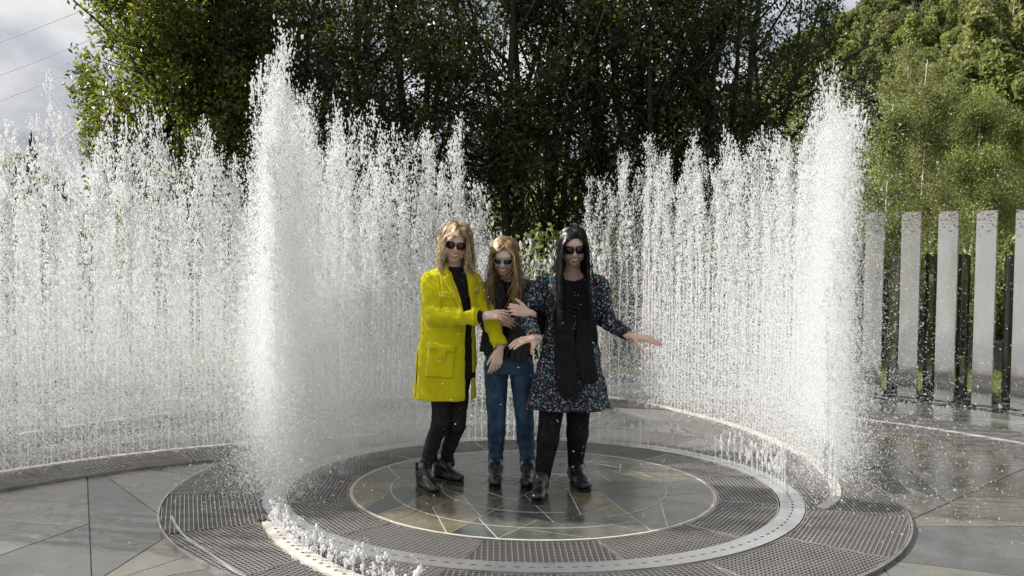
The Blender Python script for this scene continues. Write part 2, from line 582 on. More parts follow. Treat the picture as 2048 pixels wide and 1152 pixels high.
def build_paving():
    rnd = random.Random(21)
    b = MB()
    b.prism(circ(C2, 6.02, 0, 2 * math.pi, 0.15)[:-1], -0.02, 0.016)
    base = tag(b.build('paving', M['joint']), 'wet stone paving of the fountain square', kind='structure')
    disc = circ(C2, 6.0, 0, 2 * math.pi, 0.9)[:-1]
    mats = ['slate_green'] * 5 + ['slate_dark'] * 4 + ['stone_beige'] * 3 + ['stone_brown'] * 1
    for poly in shards(disc, 1.5, rnd):
        q = shrink(poly, 0.0035)
        if not q or area(q) < 0.004:
            continue
        mb = MB()
        mb.prism(q, 0.014, 0.022 + rnd.uniform(0, 0.0012))
        mb.build('paving_slab', M[rnd.choice(mats)], base)
    # the round stone floor the women stand on
    b = MB()
    b.prism(circ(C, R_DISC, 0, 2 * math.pi, 0.05)[:-1], 0.0, 0.0428)
    d = tag(b.build('stone_disc', M['joint_pale']), 'round inlaid stone floor in the middle of the fountain', kind='structure')
    rim = circ(C, R_DISC - 0.012, 0, 2 * math.pi, 0.16)[:-1]
    rnd = random.Random(5)
    mats = ['disc_green'] * 6 + ['disc_dark'] * 4 + ['disc_beige'] * 3
    for poly in shards(rim, 0.10, rnd):
        q = shrink(poly, 0.0036)
        if not q or area(q) < area(poly) * 0.55:
            gx, gy = sum(p[0] for p in poly) / len(poly), sum(p[1] for p in poly) / len(poly)
            q = [(gx + (p[0] - gx) * 0.96, gy + (p[1] - gy) * 0.96) for p in (poly if q is None or len(q) < 3 else poly)]
        mb = MB()
        mb.prism(q, 0.039, 0.044 + rnd.uniform(0, 0.0008))
        mb.build('stone_piece', M[rnd.choice(mats)], d)
    for (r, a0, a1) in ((0.36, 0.4, 4.3), (0.78, -1.1, 1.2), (0.62, 2.4, 4.9), (0.17, -1.4, 2.8), (0.93, 2.9, 5.3)):
        c0 = (C[0] + 0.05, C[1] + 0.02)
        inn = circ(c0, r - 0.0028, a0, a1, 0.03)
        out = [(c0[0] + (p[0] - c0[0]) * (r + 0.0028) / (r - 0.0028), c0[1] + (p[1] - c0[1]) * (r + 0.0028) / (r - 0.0028)) for p in inn]
        V = [(*p, 0.0462) for p in inn] + [(*p, 0.0462) for p in out] + [(*p, 0.043) for p in inn] + [(*p, 0.043) for p in out]
        n = len(inn)
        fs = []
        for i in range(n - 1):
            fs += [[i, i + n, i + n + 1, i + 1], [i, i + 1, i + 1 + 2 * n, i + 2 * n], [i + n, i + 3 * n, i + 3 * n + 1, i + n + 1]]
        o = link_mesh('inlay_line', mesh_np('inlay_line', V, fs, M['joint_pale']), d)
    return base


PAVING = build_paving()

# ================================================================ GRATINGS AND NOZZLE RINGS
# lines the nozzles follow
LINE_OUTER = circ(C2, R_BIG, R(172), R(15), 0.05)                        # far arc, left to right
LINE_RIGHT = catmull([(0.75, 10.02), (1.12, 9.85), (1.52, 9.25), (1.93, 8.35), (2.14, 7.35), (2.12, 6.6), (1.99, 6.02), (1.78, 5.68)])
LINE_LEFT = catmull([(-4.1, 5.3), (-3.75, 5.9), (-3.32, 6.42), (-2.94, 6.81), (-2.55, 7.12), (-2.03, 7.43), (-1.5, 7.68), (-1.05, 7.85)])
LINE_FRONT = circ((0.93, 6.13), 2.36, R(200), R(262), 0.05)


def in_poly(p, poly):
    x, y = p
    c = False
    n = len(poly)
    j = n - 1
    for i in range(n):
        xi, yi = poly[i]
        xj, yj = poly[j]
        if (yi > y) != (yj > y) and x < (xj - xi) * (y - yi) / (yj - yi) + xi:
            c = not c
        j = i
    return c


PITCH_A, PITCH_B = 0.024, 0.030
TOP = 0.040


def clip_line(p, d, poly):
    ts = []
    n = len(poly)
    for i in range(n):
        a, b = poly[i], poly[(i + 1) % n]
        ex, ey = b[0] - a[0], b[1] - a[1]
        den = d[0] * ey - d[1] * ex
        if abs(den) < 1e-9:
            continue
        t = ((a[0] - p[0]) * ey - (a[1] - p[1]) * ex) / den
        u = ((a[0] - p[0]) * d[1] - (a[1] - p[1]) * d[0]) / den
        if 0 <= u < 1:
            ts.append(t)
    ts.sort()
    return [(ts[i], ts[i + 1]) for i in range(0, len(ts) - 1, 2)]


def grating(poly, ang, group, label, parent_exclude=None, dz=0.0, fine=1.0):
    """one lift-out panel: dark tray, bearing bars, cross rods, frame"""
    cx = sum(p[0] for p in poly) / len(poly)
    cy = sum(p[1] for p in poly) / len(poly)
    t = empty('floor_grating', (cx, cy, 0.0), label, 'grating', group)
    loc = [(p[0] - cx, p[1] - cy) for p in poly]
    ok = (lambda x, y: True) if parent_exclude is None else (lambda x, y: not parent_exclude(x + cx, y + cy))
    bars = MB()
    rmax = max(math.hypot(*p) for p in loc)
    for (a, pitch, wd, z0, z1) in ((ang, PITCH_A * fine, 0.0042, 0.024, TOP + dz), (ang + math.pi / 2, PITCH_B * fine, 0.0046, 0.032, TOP - 0.0015 + dz)):
        d = (math.cos(a), math.sin(a))
        nrm = (-d[1], d[0])
        k = int(rmax / pitch) + 1
        for i in range(-k, k + 1):
            p = (nrm[0] * pitch * i, nrm[1] * pitch * i)
            for (t0, t1) in clip_line(p, d, loc):
                # drop what lies inside another grating
                m = max(1, int((t1 - t0) / 0.03))
                runs, s0 = [], None
                if parent_exclude is None:
                    runs = [(t0, t1)]
                else:
                    for j in range(m + 1):
                        tt = t0 + (t1 - t0) * j / m
                        good = ok(p[0] + d[0] * tt, p[1] + d[1] * tt)
                        if good and s0 is None:
                            s0 = tt
                        if not good and s0 is not None:
                            runs.append((s0, tt))
                            s0 = None
                    if s0 is not None:
                        runs.append((s0, t1))
                for (u0, u1) in runs:
                    if u1 - u0 < 0.01:
                        continue
                    a0 = (p[0] + d[0] * u0, p[1] + d[1] * u0)
                    a1 = (p[0] + d[0] * u1, p[1] + d[1] * u1)
                    h = wd / 2
                    v = [(a0[0] - nrm[0] * h, a0[1] - nrm[1] * h), (a1[0] - nrm[0] * h, a1[1] - nrm[1] * h), (a1[0] + nrm[0] * h, a1[1] + nrm[1] * h), (a0[0] + nrm[0] * h, a0[1] + nrm[1] * h)]
                    bars.add([(*q, z1) for q in v] + [(*q, z0) for q in v], [[0, 1, 2, 3], [0, 4, 5, 1], [2, 6, 7, 3]])
    if not bars.v:
        bpy.data.objects.remove(t)
        return None
    o = bars.build('grating_bars', M['galv'], t)
    o['kind'] = 'stuff'
    tr = MB()
    tr.prism(loc, 0.012, 0.0235 + (0.0008 if parent_exclude is None else 0))
    tr.build('drain_tray', M['pit'], t)
    if parent_exclude is None or all(ok(*p) for p in loc):
        fr = MB()
        n = len(loc)
        for i in range(n):
            a, b = loc[i], loc[(i + 1) % n]
            dx, dy = b[0] - a[0], b[1] - a[1]
            l_ = math.hypot(dx, dy)
            if l_ < 1e-6:
                continue
            fr.box(((a[0] + b[0]) / 2 * 0.997, (a[1] + b[1]) / 2 * 0.997, 0.0325 + dz / 2), (l_, 0.006, 0.0175 + dz), math.atan2(dy, dx))
        fr.build('frame', M['frame_steel'], t)
    return t


NTH = ['', 'second', 'third', 'fourth', 'fifth', 'sixth', 'seventh', 'eighth', 'ninth', 'tenth', 'eleventh', 'twelfth', 'thirteenth', 'fourteenth', 'fifteenth', 'sixteenth', 'seventeenth', 'eighteenth', 'nineteenth', 'twentieth']


def nth(i, first='first'):
    if i < 20:
        return first if i == 0 else NTH[i]
    return 'twenty-' + ['first', 'second', 'third', 'fourth', 'fifth', 'sixth', 'seventh', 'eighth', 'ninth'][i - 21] if i > 20 else 'twenty-first'


def seen_from_front(i, n, a_off):
    """where a panel of a full ring lies, counted from the one nearest the camera"""
    f = int(((-math.pi / 2 - a_off) % (2 * math.pi)) / (2 * math.pi / n))
    k = (i - f) % n
    if k == 0:
        return 'nearest the camera'
    if 2 * k == n:
        return 'farthest from the camera'
    return ('%s to the right of the nearest' % nth(k - 1)) if k < n / 2 else ('%s to the left of the nearest' % nth(n - k - 1))


def ring_panels(c, r0, r1, n, a_off, group, lab):
    for i in range(n):
        a0 = a_off + 2 * math.pi * i / n + 0.003
        a1 = a_off + 2 * math.pi * (i + 1) / n - 0.003
        out = circ(c, r1, a0, a1, 0.08)
        inn = circ(c, r0, a1, a0, 0.08)
        grating(out + inn, (a0 + a1) / 2 + math.pi / 2, group, lab + ', ' + seen_from_front(i, n, a_off))


ring_panels(C, R_DISC + 0.014, RP0 - 0.008, 12, 0.28, 'inner ring of floor gratings', 'grating panel around the stone disc')
# outer ring: the front-left arc of cream stone crosses it, so bars there are left out
def near_front_strip(x, y):
    r = math.hypot(x - 0.93, y - 6.13)
    a = math.degrees(math.atan2(y - 6.13, x - 0.93)) % 360
    return abs(r - 2.36) < 0.068 and 198 < a < 262


for i in range(16):
    a0 = 0.12 + 2 * math.pi * i / 16 + 0.002
    a1 = 0.12 + 2 * math.pi * (i + 1) / 16 - 0.002
    poly = circ(C, R_OUT, a0, a1, 0.08) + circ(C, RP1 + 0.008, a1, a0, 0.08)
    mid = math.degrees((a0 + a1) / 2) % 360
    grating(poly, (a0 + a1) / 2 + math.pi / 2, 'outer ring of floor gratings', 'grating panel outside the slotted ring, ' + seen_from_front(i, 16, 0.12), near_front_strip if 190 < mid < 262 else None)


def strip_rim(line, wd, z0, z1, name, m, parent=None, smooth=False):
    A, B = offset(line, wd / 2), offset(line, -wd / 2)
    n = len(A)
    V = [(*p, z1) for p in A] + [(*p, z1) for p in B] + [(*p, z0) for p in A] + [(*p, z0) for p in B]
    fs = []
    for i in range(n - 1):
        fs += [[i, i + 1, i + n + 1, i + n], [i, i + 2 * n, i + 2 * n + 1, i + 1], [i + n, i + n + 1, i + 3 * n + 1, i + 3 * n]]
    fs += [[0, n, 3 * n, 2 * n], [n - 1, 3 * n - 1, 4 * n - 1, 2 * n - 1]]
    return link_mesh(name, mesh_np(name, V, fs, m), parent)


o = strip_rim(circ(C, R_OUT + 0.012, 0, 2 * math.pi, 0.06), 0.012, 0.012, 0.043, 'steel_rim', M['frame_steel'])
tag(o, 'thin steel rim around the outer ring of gratings', 'steel rim')
o = strip_rim(circ(C, R_DISC + 0.003, 0, 2 * math.pi, 0.05), 0.007, 0.012, 0.0415, 'disc_rim', M['frame_steel'])
tag(o, 'thin steel rim around the round stone floor', 'steel rim')
# a second curved edge bar crossing the outer gratings on the left
o = strip_rim(catmull([(-1.86, 5.42), (-1.79, 5.27), (-1.66, 5.04), (-1.47, 4.79), (-1.22, 4.47), (-1.05, 4.28)]), 0.012, 0.036, 0.0445, 'curved_edge_bar', M['plate'])
tag(o, 'long curved steel edge bar over the front left gratings', 'steel bar')


def slotted_plate(c, r0, r1, a0, a1, pitch, z0, z1, name, m, slot=0.017, half=0.0062):
    rm = (r0 + r1) / 2
    n = int(abs(a1 - a0) * rm / pitch)
    da = (a1 - a0) / n
    V, fs = [], []
    w2 = (r1 - r0) / 2
    for i in range(n):
        ac = a0 + da * (i + 0.5)
        base = len(V)
        hx = abs(da) * rm / 2
        cell = [(-hx, -w2), (0, -w2), (hx, -w2), (hx, 0), (hx, w2), (0, w2), (-hx, w2), (-hx, 0)]
        hole = [(-slot * 0.8, -half), (0, -half), (slot * 0.8, -half), (slot, 0), (slot * 0.8, half), (0, half), (-slot * 0.8, half), (-slot, 0)]
        for z in (z1,):
            for (u, v) in cell + hole:
                a = ac + u / rm
                r = rm + v
                V.append((c[0] + r * math.cos(a), c[1] + r * math.sin(a), z))
        for (u, v) in hole + cell:
            a = ac + u / rm
            r = rm + v
            V.append((c[0] + r * math.cos(a), c[1] + r * math.sin(a), z0))
        for k in range(8):
            k2 = (k + 1) % 8
            fs.append([base + k, base + k2, base + 8 + k2, base + 8 + k])
            fs.append([base + 8 + k, base + 8 + k2, base + 16 + k2, base + 16 + k])
        for k in (0, 1, 4, 5):
            k2 = k + 1
            fs.append([base + k, base + 24 + k, base + 24 + k2, base + k2])
    me = mesh_np(name, V, fs, m)
    return link_mesh(name, me)


o = slotted_plate(C, RP0, RP1, 0, 2 * math.pi, 0.068, 0.030, 0.047, 'slotted_ring', M['plate'])
tag(o, 'flat stainless steel ring with a row of dark slots around the gratings', 'metal ring')
o = strip_rim(circ(C, (RP0 + RP1) / 2, 0, 2 * math.pi, 0.06), 0.13, 0.012, 0.0265, 'ring_channel', M['pit'])
tag(o, 'dark drain channel under the slotted metal ring', 'drain')
o = strip_rim(LINE_FRONT, 0.10, 0.012, 0.0475, 'nozzle_strip', M['cream'])
tag(o, 'pale curved nozzle strip with short jets at the front left', 'nozzle strip')
STRIP_FRONT = o


def in_ring(x, y):
    return math.hypot(x - C[0], y - C[1]) < R_OUT + 0.03


def band(line, o0, o1, length, group, lab, extra=None):
    A, B = offset(line, o0), offset(line, o1)
    step = max(2, int(length / 0.05))
    for i in range(0, len(line) - 1, step):
        j = min(i + step, len(line) - 1)
        if j - i < 2:
            continue
        poly = A[i:j + 1:2] + [A[j]] + B[i:j + 1:2][::-1]
        poly = A[i:j + 1] + B[i:j + 1][::-1]
        if all(in_ring(*p) or (extra and extra(*p)) for p in poly):
            continue
        mid = (i + j) // 2
        d = (line[min(mid + 1, len(line) - 1)][0] - line[mid - 1][0], line[min(mid + 1, len(line) - 1)][1] - line[mid - 1][1])
        exc = (lambda x, y: in_ring(x, y) or (extra is not None and extra(x, y)))
        grating(poly, math.atan2(d[1], d[0]) + 0.0, group, lab + ', %s from its left end' % nth(i // step), exc if any(exc(*p) for p in poly) else None)


def dist_to(line, x, y):
    return min((x - p[0]) ** 2 + (y - p[1]) ** 2 for p in line[::2])


def near_outer(x, y):
    return abs(math.hypot(x - C2[0], y - C2[1]) - R_BIG) < 0.52


def near_left(x, y):
    return dist_to(LINE_LEFT, x, y) < 0.52 ** 2


for sgn, nm in ((1, 'on the far side'), (-1, 'on the near side')):
    band(LINE_OUTER, 0.05 * sgn, 0.47 * sgn, 0.85, 'gratings along the outermost nozzle ring', 'grating panel %s of the outermost nozzle ring' % nm)
    band(LINE_LEFT, 0.05 * sgn, 0.45 * sgn, 0.85, 'gratings along the left nozzle arc', 'grating panel %s of the left nozzle arc' % nm, near_outer)
    band(LINE_RIGHT, 0.05 * sgn, 0.45 * sgn, 0.85, 'gratings along the right nozzle arc', 'grating panel on the %s side of the right nozzle arc' % ('inner' if sgn < 0 else 'outer'), lambda x, y: near_outer(x, y) or (y < 6.9 and x > 2.0))
for ln, lab in ((LINE_OUTER, 'pale nozzle strip of the outermost fountain ring'), (LINE_LEFT, 'pale nozzle strip under the left water curtain'), (LINE_RIGHT, 'pale nozzle strip under the right water curtain')):
    tag(strip_rim(ln, 0.062, 0.012, 0.044 if ln is LINE_OUTER else (0.0455 if ln is LINE_LEFT else 0.0485), 'nozzle_strip', M['cream']), lab, 'nozzle strip')
# ================================================================ MIRROR POSTS
def mirror_post(h, wd, depth=0.045):
    b = MB()
    b.box((0, 0, h / 2 + 0.01), (wd, depth, h))
    return b


def place_posts():
    protos = {}
    n = 0
    r = 6.22
    # right-hand run and left-hand run, leaving the opening behind the women
    for side, a_lo, a_hi in (('right', 23.7, 68), ('left', 112, 168)):
        a = a_lo
        while a < a_hi:
            ang = R(a)
            x, y = C2[0] + r * math.cos(ang), C2[1] + r * math.sin(ang)
            h = 1.93 + 0.02 * math.sin(a * 3)
            nm = 'tall'
            cnt = int(round((a_hi - a_lo) / 3.35)) - int(round((a - a_lo) / 3.35))
            t = empty('mirror_post', (x, y, 0.0),
                      'tall mirror post, %s from the left end of the %s run' % (nth(max(cnt, 0)), side), 'post', 'tall mirror posts on the %s' % side)
            t.rotation_euler = (0, 0, ang - math.pi / 2 + R(4 if side == 'right' else -4))
            if 'tall' not in protos:
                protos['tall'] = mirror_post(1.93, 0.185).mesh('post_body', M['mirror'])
                f = MB()
                f.box((0, 0, 0.022), (0.22, 0.085, 0.012))
                protos['foot'] = f.mesh('base_plate', M['frame_steel'])
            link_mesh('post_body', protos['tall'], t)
            link_mesh('base_plate', protos['foot'], t)
            a += 3.35
            n += 1
    body = mirror_post(1.50, 0.13).mesh('post_body', M['mirror_dark'])
    for side, angles, turn in (('right', [27.0, 31.0, 35.0, 38.6, 43.2, 47.1, 49.9, 53.1, 56.9], -32), ('left', [118 + 3.35 * i for i in range(14)], 32)):
        for k, a in enumerate(angles[::-1]):
            ang = R(a)
            rr = r + 0.46
            x, y = C2[0] + rr * math.cos(ang), C2[1] + rr * math.sin(ang)
            t = empty('mirror_post', (x, y, 0.0),
                      'shorter dark mirror post behind the %s run, %s from its left' % (side, nth(k if side == 'right' else len(angles) - 1 - k)), 'post', 'short mirror posts behind the %s run' % side)
            t.rotation_euler = (0, 0, ang - math.pi / 2 + R(turn))
            link_mesh('post_body', body, t)
            link_mesh('base_plate', protos['foot'], t)


place_posts()


def slate_chips():
    rng = np.random.default_rng(3)
    n = 7000
    a = rng.uniform(R(18), R(170), n)
    r = rng.uniform(6.03, 6.85, n)
    c = np.stack([C2[0] + r * np.cos(a), C2[1] + r * np.sin(a), np.full(n, 0.018)], 1)
    tri = rng.normal(0, 1, (n, 4, 3)) * np.array([0.022, 0.022, 0.011])
    V = (c[:, None, :] + tri).reshape(-1, 3)
    i = np.arange(n)[:, None] * 4
    F_ = np.concatenate([i + [0, 1, 2], i + [0, 2, 3], i + [0, 3, 1], i + [1, 3, 2]], 0)
    o = link_mesh('slate_gravel', mesh_np('slate_gravel', V, F_, M['slate_chip']))
    tag(o, 'loose dark slate chips along the foot of the mirror posts', 'gravel', kind='stuff')


slate_chips()


def lawn_blades():
    rng = np.random.default_rng(4)
    n = 60000
    a = rng.uniform(R(15), R(172), n)
    r = rng.uniform(6.85, 9.5, n)
    x, y = C2[0] + r * np.cos(a), C2[1] + r * np.sin(a)
    h = rng.uniform(0.02, 0.06, n)
    t = rng.uniform(0, 2 * np.pi, n)
    dx, dy = np.cos(t) * 0.006, np.sin(t) * 0.006
    V = np.stack([np.stack([x - dx, y - dy, np.full(n, 0.0)], 1), np.stack([x + dx, y + dy, np.full(n, 0.0)], 1),
                  np.stack([x + rng.normal(0, 0.015, n), y + rng.normal(0, 0.015, n), h], 1)], 1).reshape(-1, 3)
    g = rng.uniform(0.7, 1.3, n)
    cols = np.repeat(np.stack([g, g, g, np.ones(n)], 1), 3, 0)
    o = link_mesh('grass_blades', mesh_np('grass_blades', V, np.arange(3 * n).reshape(-1, 3), M['leaf_mid'], cols=cols))
    tag(o, 'short grass growing on the lawn behind the posts', 'grass', kind='stuff')


lawn_blades()
# ================================================================ TREES
def leaf_quads(P, size, rng, up=0.35, ratio=0.45, tint=(0.6, 1.4), tcol=None):
    """bent leaf = two triangles at every point P"""
    n = len(P)
    d = rng.normal(0, 1, (n, 3))
    d[:, 2] -= up
    d /= np.linalg.norm(d, axis=1)[:, None]
    s = rng.normal(0, 1, (n, 3))
    s -= (s * d).sum(1)[:, None] * d
    s /= np.linalg.norm(s, axis=1)[:, None]
    nn = np.cross(d, s)
    L_ = size * rng.uniform(0.7, 1.3, n)[:, None]
    a = P - d * L_ * 0.5
    c = P + d * L_ * 0.5
    b = P + s * L_ * ratio * 0.5 + nn * L_ * 0.08
    e = P - s * L_ * ratio * 0.5 + nn * L_ * 0.08
    V = np.stack([a, b, c, e], 1).reshape(-1, 3)
    i = np.arange(n)[:, None] * 4
    F_ = np.concatenate([i + [0, 1, 2], i + [0, 2, 3]], 0)
    g = rng.uniform(tint[0], tint[1], n)
    col = np.stack([g, g, g, np.ones(n)], 1)
    if tcol is not None:
        col[:, :3] *= tcol
    return V, F_, np.repeat(col, 4, 0)


def grow(rng, height, n_stems, spread, depth=4, r0=0.07):
    """limbs as polylines, and points along the twigs for leaves"""
    limbs, twigs = [], []

    def branch(p, d, length, r, lev):
        n = 5
        pts, rr = [p], [r]
        for i in range(n):
            d = d + Vector(rng.normal(0, 0.10, 3)) + Vector((0, 0, 0.05))
            d.normalize()
            p = p + d * (length / n)
            pts.append(p)
            rr.append(r * (1 - 0.55 * (i + 1) / n))
        limbs.append((pts, rr, lev))
        if lev >= depth - 1:
            twigs.append(pts)
        if lev >= depth:
            return
        k = 4 if lev == 0 else 3
        if lev == 0:
            k = 10
        for i in range(k):
            t = rng.uniform(0.3 if lev else 0.22, 1.0)
            j = min(n - 1, int(t * n))
            q = pts[j].lerp(pts[j + 1], t * n - j)
            ax = Vector(rng.normal(0, 1, 3))
            side = d.cross(ax)
            if side.length < 1e-3:
                continue
            side.normalize()
            nd = (d * rng.uniform(0.5, 0.9) + side * rng.uniform(0.6, 1.1)).normalized()
            branch(q, nd, length * (rng.uniform(0.22, 0.34) if lev == 0 else rng.uniform(0.42, 0.62)), rr[j] * 0.6, lev + 1)

    for s in range(n_stems):
        a = 2 * math.pi * s / n_stems + rng.uniform(-0.4, 0.4)
        tilt = rng.uniform(0.3, 1.0) * spread
        d = Vector((math.cos(a) * tilt, math.sin(a) * tilt, 1)).normalized()
        branch(Vector((math.cos(a) * 0.15, math.sin(a) * 0.15, -0.1)), d, height * rng.uniform(0.8, 1.0), r0 * rng.uniform(0.7, 1.2), 0)
    return limbs, twigs


def alder_mesh(seed, height, n_stems, spread, n_leaf, leaf=0.085, skirt=0.0, lm='leaf_dark', rmax=2.3):
    rng = np.random.default_rng(seed)
    limbs, twigs = grow(rng, height, n_stems, spread)
    far = lambda pts: max(math.hypot(p.x, p.y) for p in pts) > rmax
    limbs = [q for q in limbs if q[2] == 0 or not far(q[0])]
    twigs = [q for q in twigs if not far(q)]
    tb = MB()
    for pts, rr, lev in limbs:
        if lev > 2:
            continue
        tb.tube(pts, rr, 6 if lev == 0 else 4, cap=False)
    tw = MB()
    for pts, rr, lev in limbs:
        if lev == 3:
            tw.tube(pts[::2] + [pts[-1]], 0.006, 3, cap=False)
    idx = rng.integers(0, len(twigs), n_leaf)
    tt = rng.uniform(0, 4.999, n_leaf)
    T = np.array([[tuple(p) for p in tw_] for tw_ in twigs])
    j = tt.astype(int)
    f = (tt - j)[:, None]
    P = T[idx, j] * (1 - f) + T[idx, j + 1] * f + rng.normal(0, 0.10, (n_leaf, 3))
    P = P[P[:, 2] > skirt]
    br = rng.uniform(0.65, 1.35, len(twigs))[idx[:len(P)]]
    V, F_, cols = leaf_quads(P, leaf, rng, tcol=None)
    cols[:, :3] *= np.repeat(br, 4)[:, None]
    y = np.repeat(rng.random(len(P)) < 0.04, 4)
    cols[y, 0] *= 2.2
    cols[y, 1] *= 1.7
    return (tb.mesh('trunk', M['bark'], True), tw.mesh('twigs', M['bark']), mesh_np('crown', V, F_, M[lm], cols=cols))


def place_tree(meshes, loc, rz, s, label, group, names=('trunk', 'twigs', 'crown'), cat='tree', name='broadleaf_tree', sz=None):
    t = empty(name, loc, label, cat, group)
    t.rotation_euler = (0, 0, rz)
    t.scale = (s, s, sz or s)
    for nm, me in zip(names, meshes):
        o = link_mesh(nm, me, t)
        if nm in ('twigs', 'stems', 'branches'):
            o['kind'] = 'stuff'
    return t


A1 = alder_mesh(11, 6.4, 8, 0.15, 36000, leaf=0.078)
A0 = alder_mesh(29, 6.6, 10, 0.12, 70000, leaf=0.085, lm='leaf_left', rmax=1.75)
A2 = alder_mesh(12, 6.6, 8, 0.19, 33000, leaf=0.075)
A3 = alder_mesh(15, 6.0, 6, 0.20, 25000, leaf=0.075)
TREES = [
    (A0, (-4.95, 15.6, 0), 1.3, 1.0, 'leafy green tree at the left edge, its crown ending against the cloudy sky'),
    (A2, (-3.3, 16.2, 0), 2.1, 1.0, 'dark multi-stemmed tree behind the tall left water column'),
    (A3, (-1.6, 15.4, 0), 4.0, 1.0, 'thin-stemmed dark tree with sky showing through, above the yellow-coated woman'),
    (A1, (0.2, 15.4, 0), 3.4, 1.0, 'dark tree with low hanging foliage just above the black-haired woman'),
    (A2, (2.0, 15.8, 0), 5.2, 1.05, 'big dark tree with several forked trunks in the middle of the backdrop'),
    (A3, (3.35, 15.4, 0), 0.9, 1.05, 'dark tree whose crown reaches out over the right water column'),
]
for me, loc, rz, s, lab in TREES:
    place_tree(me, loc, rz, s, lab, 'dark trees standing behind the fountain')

# low shrubs and undergrowth under the crowns, each a clump
def clump_mesh(seed, n, rad, leaf, material, squash=0.8, lumps=9, trunk=False):
    rng = np.random.default_rng(seed)
    c = rng.normal(0, 0.42, (lumps, 3)) * rad
    c[:, 2] = np.abs(c[:, 2]) * squash + rad * 0.35
    rr = rng.uniform(0.32, 0.6, lumps) * rad
    i = rng.integers(0, lumps, n)
    d = rng.normal(0, 1, (n, 3))
    d /= np.linalg.norm(d, axis=1)[:, None]
    P = c[i] + d * (rr[i] * rng.uniform(0.55, 1.05, n) ** 0.5)[:, None]
    P = P[P[:, 2] > 0]
    V, F_, cols = leaf_quads(P, leaf, rng)
    cols[:, :3] *= np.repeat(rng.uniform(0.7, 1.3, lumps)[i[:len(P)]], 4)[:, None]
    return mesh_np('foliage', V, F_, material, cols=cols)


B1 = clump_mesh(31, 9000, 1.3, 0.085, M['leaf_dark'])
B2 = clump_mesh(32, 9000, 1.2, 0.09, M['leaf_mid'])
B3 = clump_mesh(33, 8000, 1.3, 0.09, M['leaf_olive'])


def stem_fan(seed, h):
    rng = np.random.default_rng(seed)
    b = MB()
    for _ in range(7):
        x, y = rng.normal(0, 0.4, 2)
        b.tube([(x * 0.2, y * 0.2, 0), (x * 0.6, y * 0.6, h * 0.5), (x, y, h)], [0.025, 0.018, 0.008], 5)
    return b.mesh('stems', M['bark'])


SF = stem_fan(5, 1.4)
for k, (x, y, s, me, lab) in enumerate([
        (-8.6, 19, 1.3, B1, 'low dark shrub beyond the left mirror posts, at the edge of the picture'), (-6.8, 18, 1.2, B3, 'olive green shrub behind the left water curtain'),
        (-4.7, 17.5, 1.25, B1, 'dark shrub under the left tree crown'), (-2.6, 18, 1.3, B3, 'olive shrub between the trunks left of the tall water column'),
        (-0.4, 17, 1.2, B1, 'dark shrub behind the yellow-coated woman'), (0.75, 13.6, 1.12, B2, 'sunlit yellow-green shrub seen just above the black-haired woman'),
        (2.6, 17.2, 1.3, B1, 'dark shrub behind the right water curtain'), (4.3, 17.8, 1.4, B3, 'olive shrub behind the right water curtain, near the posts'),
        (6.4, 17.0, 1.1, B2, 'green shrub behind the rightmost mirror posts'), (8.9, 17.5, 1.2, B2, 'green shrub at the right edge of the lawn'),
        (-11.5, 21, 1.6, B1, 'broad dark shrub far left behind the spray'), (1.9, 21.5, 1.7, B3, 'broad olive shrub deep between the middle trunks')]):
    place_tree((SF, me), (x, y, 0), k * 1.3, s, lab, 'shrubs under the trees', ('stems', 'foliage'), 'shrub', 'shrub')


# birches on the right, slender white trunks with hanging foliage
def birch_mesh(seed, h, n_leaf, leaf, material):
    rng = np.random.default_rng(seed)
    b = MB()
    pts, rr = [], []
    x = y = 0
    for i in range(9):
        pts.append((x, y, h * i / 8))
        rr.append(0.075 * (1 - i / 9.5))
        x += rng.normal(0, 0.09)
        y += rng.normal(0, 0.09)
    b.tube(pts, rr, 6)
    tips = []
    lb = MB()
    for i in range(34):
        t = rng.uniform(0.22, 0.98)
        j = min(7, int(t * 8))
        q = Vector(pts[j]).lerp(Vector(pts[j + 1]), t * 8 - j)
        a = rng.uniform(0, 2 * math.pi)
        l_ = (1.02 - t) * h * 0.24 + 0.5
        m = q + Vector((math.cos(a) * l_ * 0.6, math.sin(a) * l_ * 0.6, l_ * 0.45))
        e_ = q + Vector((math.cos(a) * l_, math.sin(a) * l_, l_ * 0.25))
        lb.tube([q, m, e_], [0.02, 0.012, 0.005], 4, cap=False)
        tips += [(q, m, e_)]
    T = np.array([[tuple(v) for v in t_] for t_ in tips])
    i = rng.integers(0, len(T), n_leaf)
    t = rng.uniform(0.15, 1, n_leaf)[:, None]
    P = np.where(t < 0.5, T[i, 0] * (1 - 2 * t) + T[i, 1] * 2 * t, T[i, 1] * (2 - 2 * t) + T[i, 2] * (2 * t - 1))
    P = P + rng.normal(0, 0.2, (n_leaf, 3))
    P[:, 2] -= np.abs(rng.normal(0, 0.38, n_leaf))
    V, F_, cols = leaf_quads(P, leaf, rng)
    cols[:, :3] *= np.repeat(rng.uniform(0.7, 1.35, len(T))[i], 4)[:, None]
    return (b.mesh('trunk', M['birch'], True), lb.mesh('branches', M['bark']), mesh_np('crown', V, F_, material, cols=cols))


